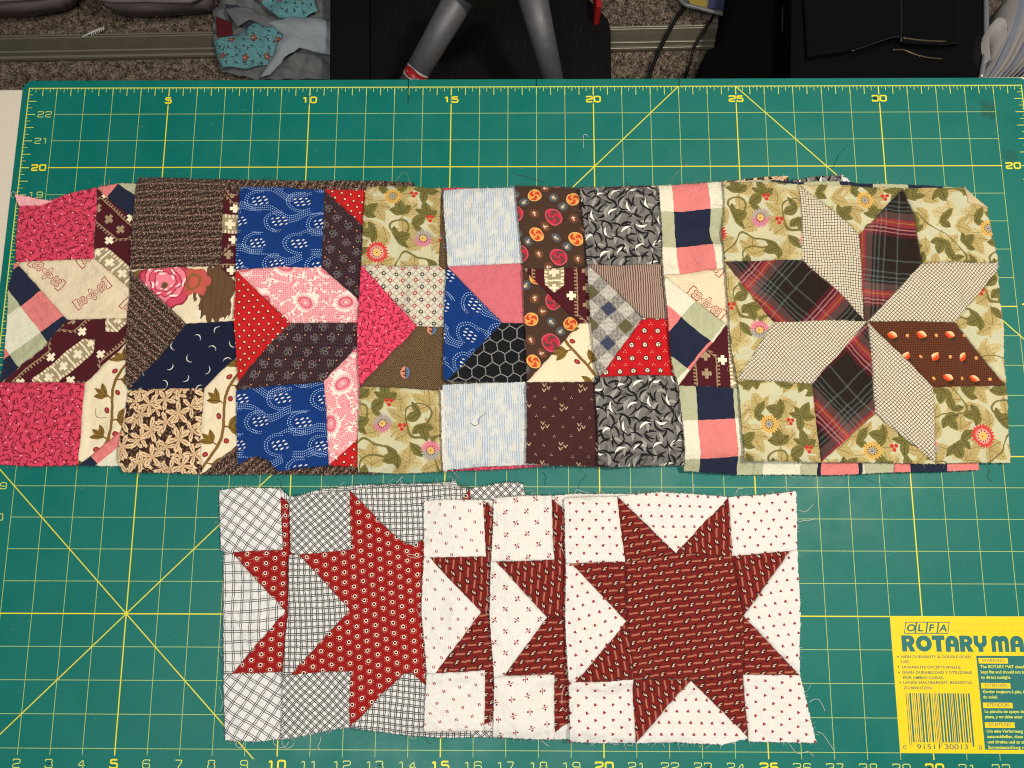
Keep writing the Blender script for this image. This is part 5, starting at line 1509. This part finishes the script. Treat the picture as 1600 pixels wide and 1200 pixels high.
slab('side_panel', pb, FLOOR, FLOOR + zb + 0.4, plain('satin_black', (6, 6, 8), 0.6, spec=0.25), br, 0.08)

def brushed():
    m, bs = new_mat('brushed_aluminium')
    tc = CUR[0].nodes.new('ShaderNodeTexCoord'); o = S(tc.outputs['Object'])
    g = noise(o, 60.0, 5.0, 0.7)
    put(bs.inputs['Base Color'], mix((100, 100, 104), (126, 126, 130), g)); bs.inputs['Metallic'].default_value = 0.5
    put(bs.inputs['Roughness'], ss(g, 0.3, 0.7, 0.5, 0.62)); return m
AL = brushed()
st = empty('metal_stand'); tag(st, 'brushed metal tripod stand with two spread tubular legs over the black board', 'stand')
def P3(px, py, h): x, y = at(px, py, FLOOR + h); return (x, y, FLOOR + h)
BK = plain('black_plastic', (10, 10, 12), 0.45)
def flat_tube(pts, r0, r1, name, m, par):
    vs, fs = tube_data(pts, r0, 24, r1); return link(name, mesh(name, vs, fs), m, par, True)
a, b = P3(742, -45, 13), P3(636, 140, 8.5)
flat_tube([a, b], 0.95, 0.72, 'leg', AL, st)
a2, b2 = P3(822, -45, 13), P3(869, 140, 8.5)
flat_tube([a2, b2], 0.98, 0.60, 'leg', AL, st)
vs, fs = tube_data([P3(764, -34, 14.2), P3(764, -14, 14.2), P3(764, 5, 14.0)], 1.7, 28)
c0 = P3(765, -22, 13.6)
hub = slab('hub', [(c0[0] + 1.95 * math.cos(a_) , c0[1] + (1.0 * math.sin(a_))) for a_ in [k * math.pi / 16 for k in range(32)]], c0[2] - 0.6, c0[2] + 1.2, BK, st, 0.25, 4)
# sticker band near the foot of the left leg
A, Bv = Vector(a), Vector(b)
def at_leg(t): return A.lerp(Bv, t)
rr = lambda t: 0.95 + (0.72 - 0.95) * t
for t0, t1, m, nm in ((0.815, 0.90, plain('sticker_white', (196, 190, 186), 0.4), 'sticker'), (0.83, 0.86, plain('sticker_red', (176, 30, 34), 0.4), 'sticker_stripe')):
    k = 0.012 if nm == 'sticker' else 0.02
    vs, fs = tube_data([at_leg(t0), at_leg(t1)], rr(t0) + k, 24, rr(t1) + k, cap=False); link(nm, mesh(nm, vs, fs), m, st, True)
def leg_patch(tc, ac, rt, ra, m, nm, k):
    """oval decal wrapped on the tube"""
    d = (Bv - A).normalized(); u = d.cross(Vector((0, 0, 1))).normalized(); n = u.cross(d).normalized(); Ln = (Bv - A).length
    vs = []; 
    def pt(t, an):
        r = rr(t) + k; c = at_leg(t); q = c + (n * math.cos(an) + u * math.sin(an)) * r; return (q.x, q.y, q.z)
    vs.append(pt(tc, ac)); N = 28; fs = []
    for i in range(N):
        w = 2 * math.pi * i / N; vs.append(pt(tc + rt * math.cos(w), ac + ra * math.sin(w)))
    for i in range(N): fs.append((0, 1 + i, 1 + (i + 1) % N))
    link(nm, mesh(nm, vs, fs), m, st, True)
leg_patch(0.855, 0.0, 0.036, 0.75, plain('sticker_black', (16, 14, 16), 0.4), 'sticker', 0.03)
leg_patch(0.855, 0.0, 0.031, 0.66, plain('sticker_red', (176, 30, 34), 0.4), 'sticker', 0.036)
rb = slab('red_strap', [at(x, y, FLOOR + 5) for x, y in ((931,-30),(940,-30),(940,10),(932,11))], FLOOR + 0.1, FLOOR + 5, plain('red_webbing', (186, 20, 30), 0.6), None, 0.04)
tag(rb, 'bright red upright strap at the cut corner of the black board', 'strap')

# two black cables
for pts, r, lb in (([(1092,-30),(1070,10),(1050,42),(1028,84),(1012,128),(1008,150)], 0.14, 'thicker black cable crossing the carpet left of the other cable'),
                   ([(1136,-30),(1120,15),(1100,50),(1084,76),(1078,100),(1068,128),(1064,150)], 0.10, 'thinner black cable nearest the black case')):
    P = [(*at(x, y, FLOOR + 1.0), FLOOR + 1.0 + 0.3 * math.sin(i)) for i, (x, y) in enumerate(pts)]
    vs, fs = tube_data(spline(P, 8), r, 8); o = link('power_cable', mesh('power_cable', vs, fs), plain('cable_black', (12, 12, 13), 0.5), None, True)
    tag(o, lb, 'cable', 'black cables on the carpet')

# black case with lid and latch
cs = empty('black_case'); tag(cs, 'glossy black plastic case or machine behind the right half of the table', 'case')
CB = plain('case_black', (8, 8, 9), 0.22, spec=0.5); CB2 = plain('case_cloth', (5, 5, 6), 0.9, spec=0.1, vary=0.3, vs=40, bump=0.05, bs_=900)
h = 9.0
slab('soft_side', [at(x, y, FLOOR + h - 3) for x, y in ((1094,140),(1096,96),(1106,76),(1128,66),(1140,30),(1152,-30),(1160,-90),(1262,-90),(1262,140))], FLOOR, FLOOR + h - 3, CB2, cs, 0.3, 3)
slab('case_body', [at(x, y, FLOOR + h) for x, y in ((1236,140),(1240,-90),(1546,-90),(1545,100),(1532,140))], FLOOR, FLOOR + h, CB, cs, 0.35, 4)
def bead(name, pts, r, m, par, hh=h):
    P = [(*at(x, y, FLOOR + hh), FLOOR + hh) for x, y in pts]; vs, fs = tube_data(spline(P, 6), r, 8); return link(name, mesh(name, vs, fs), m, par, True)
SH = plain('black_gloss_trim', (40, 40, 42), 0.2, spec=0.8)
lid = slab('lid', [at(x, y, FLOOR + h + .35) for x, y in ((1262,88),(1320,80),(1360,68),(1394,58),(1408,57),(1412,66),(1470,70),(1500,66),(1500,-90),(1252,-90))], FLOOR + h - 0.05, FLOOR + h + 0.35, CB, cs, 0.18, 4)
bead('edge_trim', [(1330,80),(1365,68),(1392,59),(1408,58)], 0.05, SH, cs, h + 0.35)
bead('edge_trim', [(1410,59),(1440,63),(1478,65)], 0.06, plain('bronze_trim', (110, 100, 74), 0.3, 0.5), cs, h + 0.36)
bead('edge_trim', [(1395,78),(1412,78),(1430,85),(1450,90),(1472,92)], 0.05, plain('bronze_trim', (110, 100, 74), 0.3, 0.5), cs, h + 0.05)
bead('seam_line', [(1408,-60),(1408,20),(1408,66)], 0.05, SH, cs, h + 0.36)
bead('side_rail', [(1541,-60),(1541,60),(1541,78),(1538,92),(1533,122)], 0.16, plain('rail_chrome', (190, 192, 198), 0.3, 0.6), cs, h + 0.1)
bead('handle', [(1236,-40),(1236,20),(1234,70),(1232,106),(1233,114)], 0.22, SH, cs, h - 1.5)
bead('buckle', [(1228,10),(1227,50)], 0.3, plain('buckle_grey', (48, 54, 58), 0.3), cs, h - 2.0)

# papers stood on end at the far right
NTH = ('first', 'second', 'third', 'fourth', 'fifth', 'sixth', 'seventh', 'eighth', 'ninth')
PL = ['%s pale sheet from the black case in the row standing on edge' % n for n in NTH]
for k in range(9):
    x0 = 1548 + k * 6.5
    pts = [(x0 - 8, 124), (x0 + 12 + k * 2, 90), (x0 + 34 + k * 3, 40), (x0 + 50 + k * 4, -30)]
    hh = 10 - 0.35 * k
    vs, fs = [], []
    top = [(*at(x, y, FLOOR + hh), FLOOR + hh) for x, y in pts]; top = spline(top, 5)
    for q in top: vs += [q, (q[0] + 0.35, q[1] + 0.05, q[2] - 6.5)]
    for i in range(len(top) - 1): fs.append((2 * i, 2 * i + 1, 2 * i + 3, 2 * i + 2))
    o = link('paper_sheet', mesh('paper_sheet', vs, fs), plain('paper_%d' % (k % 3), ((176, 172, 170), (150, 156, 176), (186, 182, 178))[k % 3], 0.6, vary=0.05, vs=20), None, True)
    md = o.modifiers.new('thickness', 'SOLIDIFY'); md.thickness = 0.05 * IN
    tag(o, PL[k], 'paper', 'pale papers standing on edge beside the black case')
P = [P3(1548, 92, 9.6), P3(1546, 60, 9.8), P3(1556, 32, 9.9), P3(1569, 30, 9.9), P3(1572, 44, 9.8), P3(1562, 78, 9.6), P3(1549, 104, 9.4)]
vs, fs = [], []
top = spline(P, 6)
for q in top: vs += [q, (q[0], q[1], q[2] - 5)]
for i in range(len(top) - 1): fs.append((2 * i, 2 * i + 1, 2 * i + 3, 2 * i + 2))
o = link('paper_roll', mesh('paper_roll', vs, fs), plain('paper_0', (176, 172, 170), 0.6), None, True)
md = o.modifiers.new('thickness', 'SOLIDIFY'); md.thickness = 0.06 * IN
tag(o, 'curled sheet of white paper between the black case and the standing papers', 'paper')

# lint scattered on the mat
vs, fs = [], []
rs = np.random.RandomState(11); random.seed(11)
for _ in range(420):
    x, y = rs.uniform(0, 35), rs.uniform(0, 23)
    if float(sample(H, np.array(x), np.array(y))) > 0: continue
    an = rs.uniform(0, 6.28); n = rs.randint(2, 5); P_ = []
    for m_ in range(n): P_.append((x, y, 0.006 + 0.004 * (m_ % 2))); x += math.cos(an) * 0.035; y += math.sin(an) * 0.035; an += rs.uniform(-0.9, 0.9)
    tube_data(P_, 0.0028, 3, None, vs, fs)
o = link('lint', mesh('lint', vs, fs), plain('lint_grey', (150, 168, 160), 0.9)); tag(o, 'specks of pale lint and thread ends scattered over the green mat', kind='stuff')
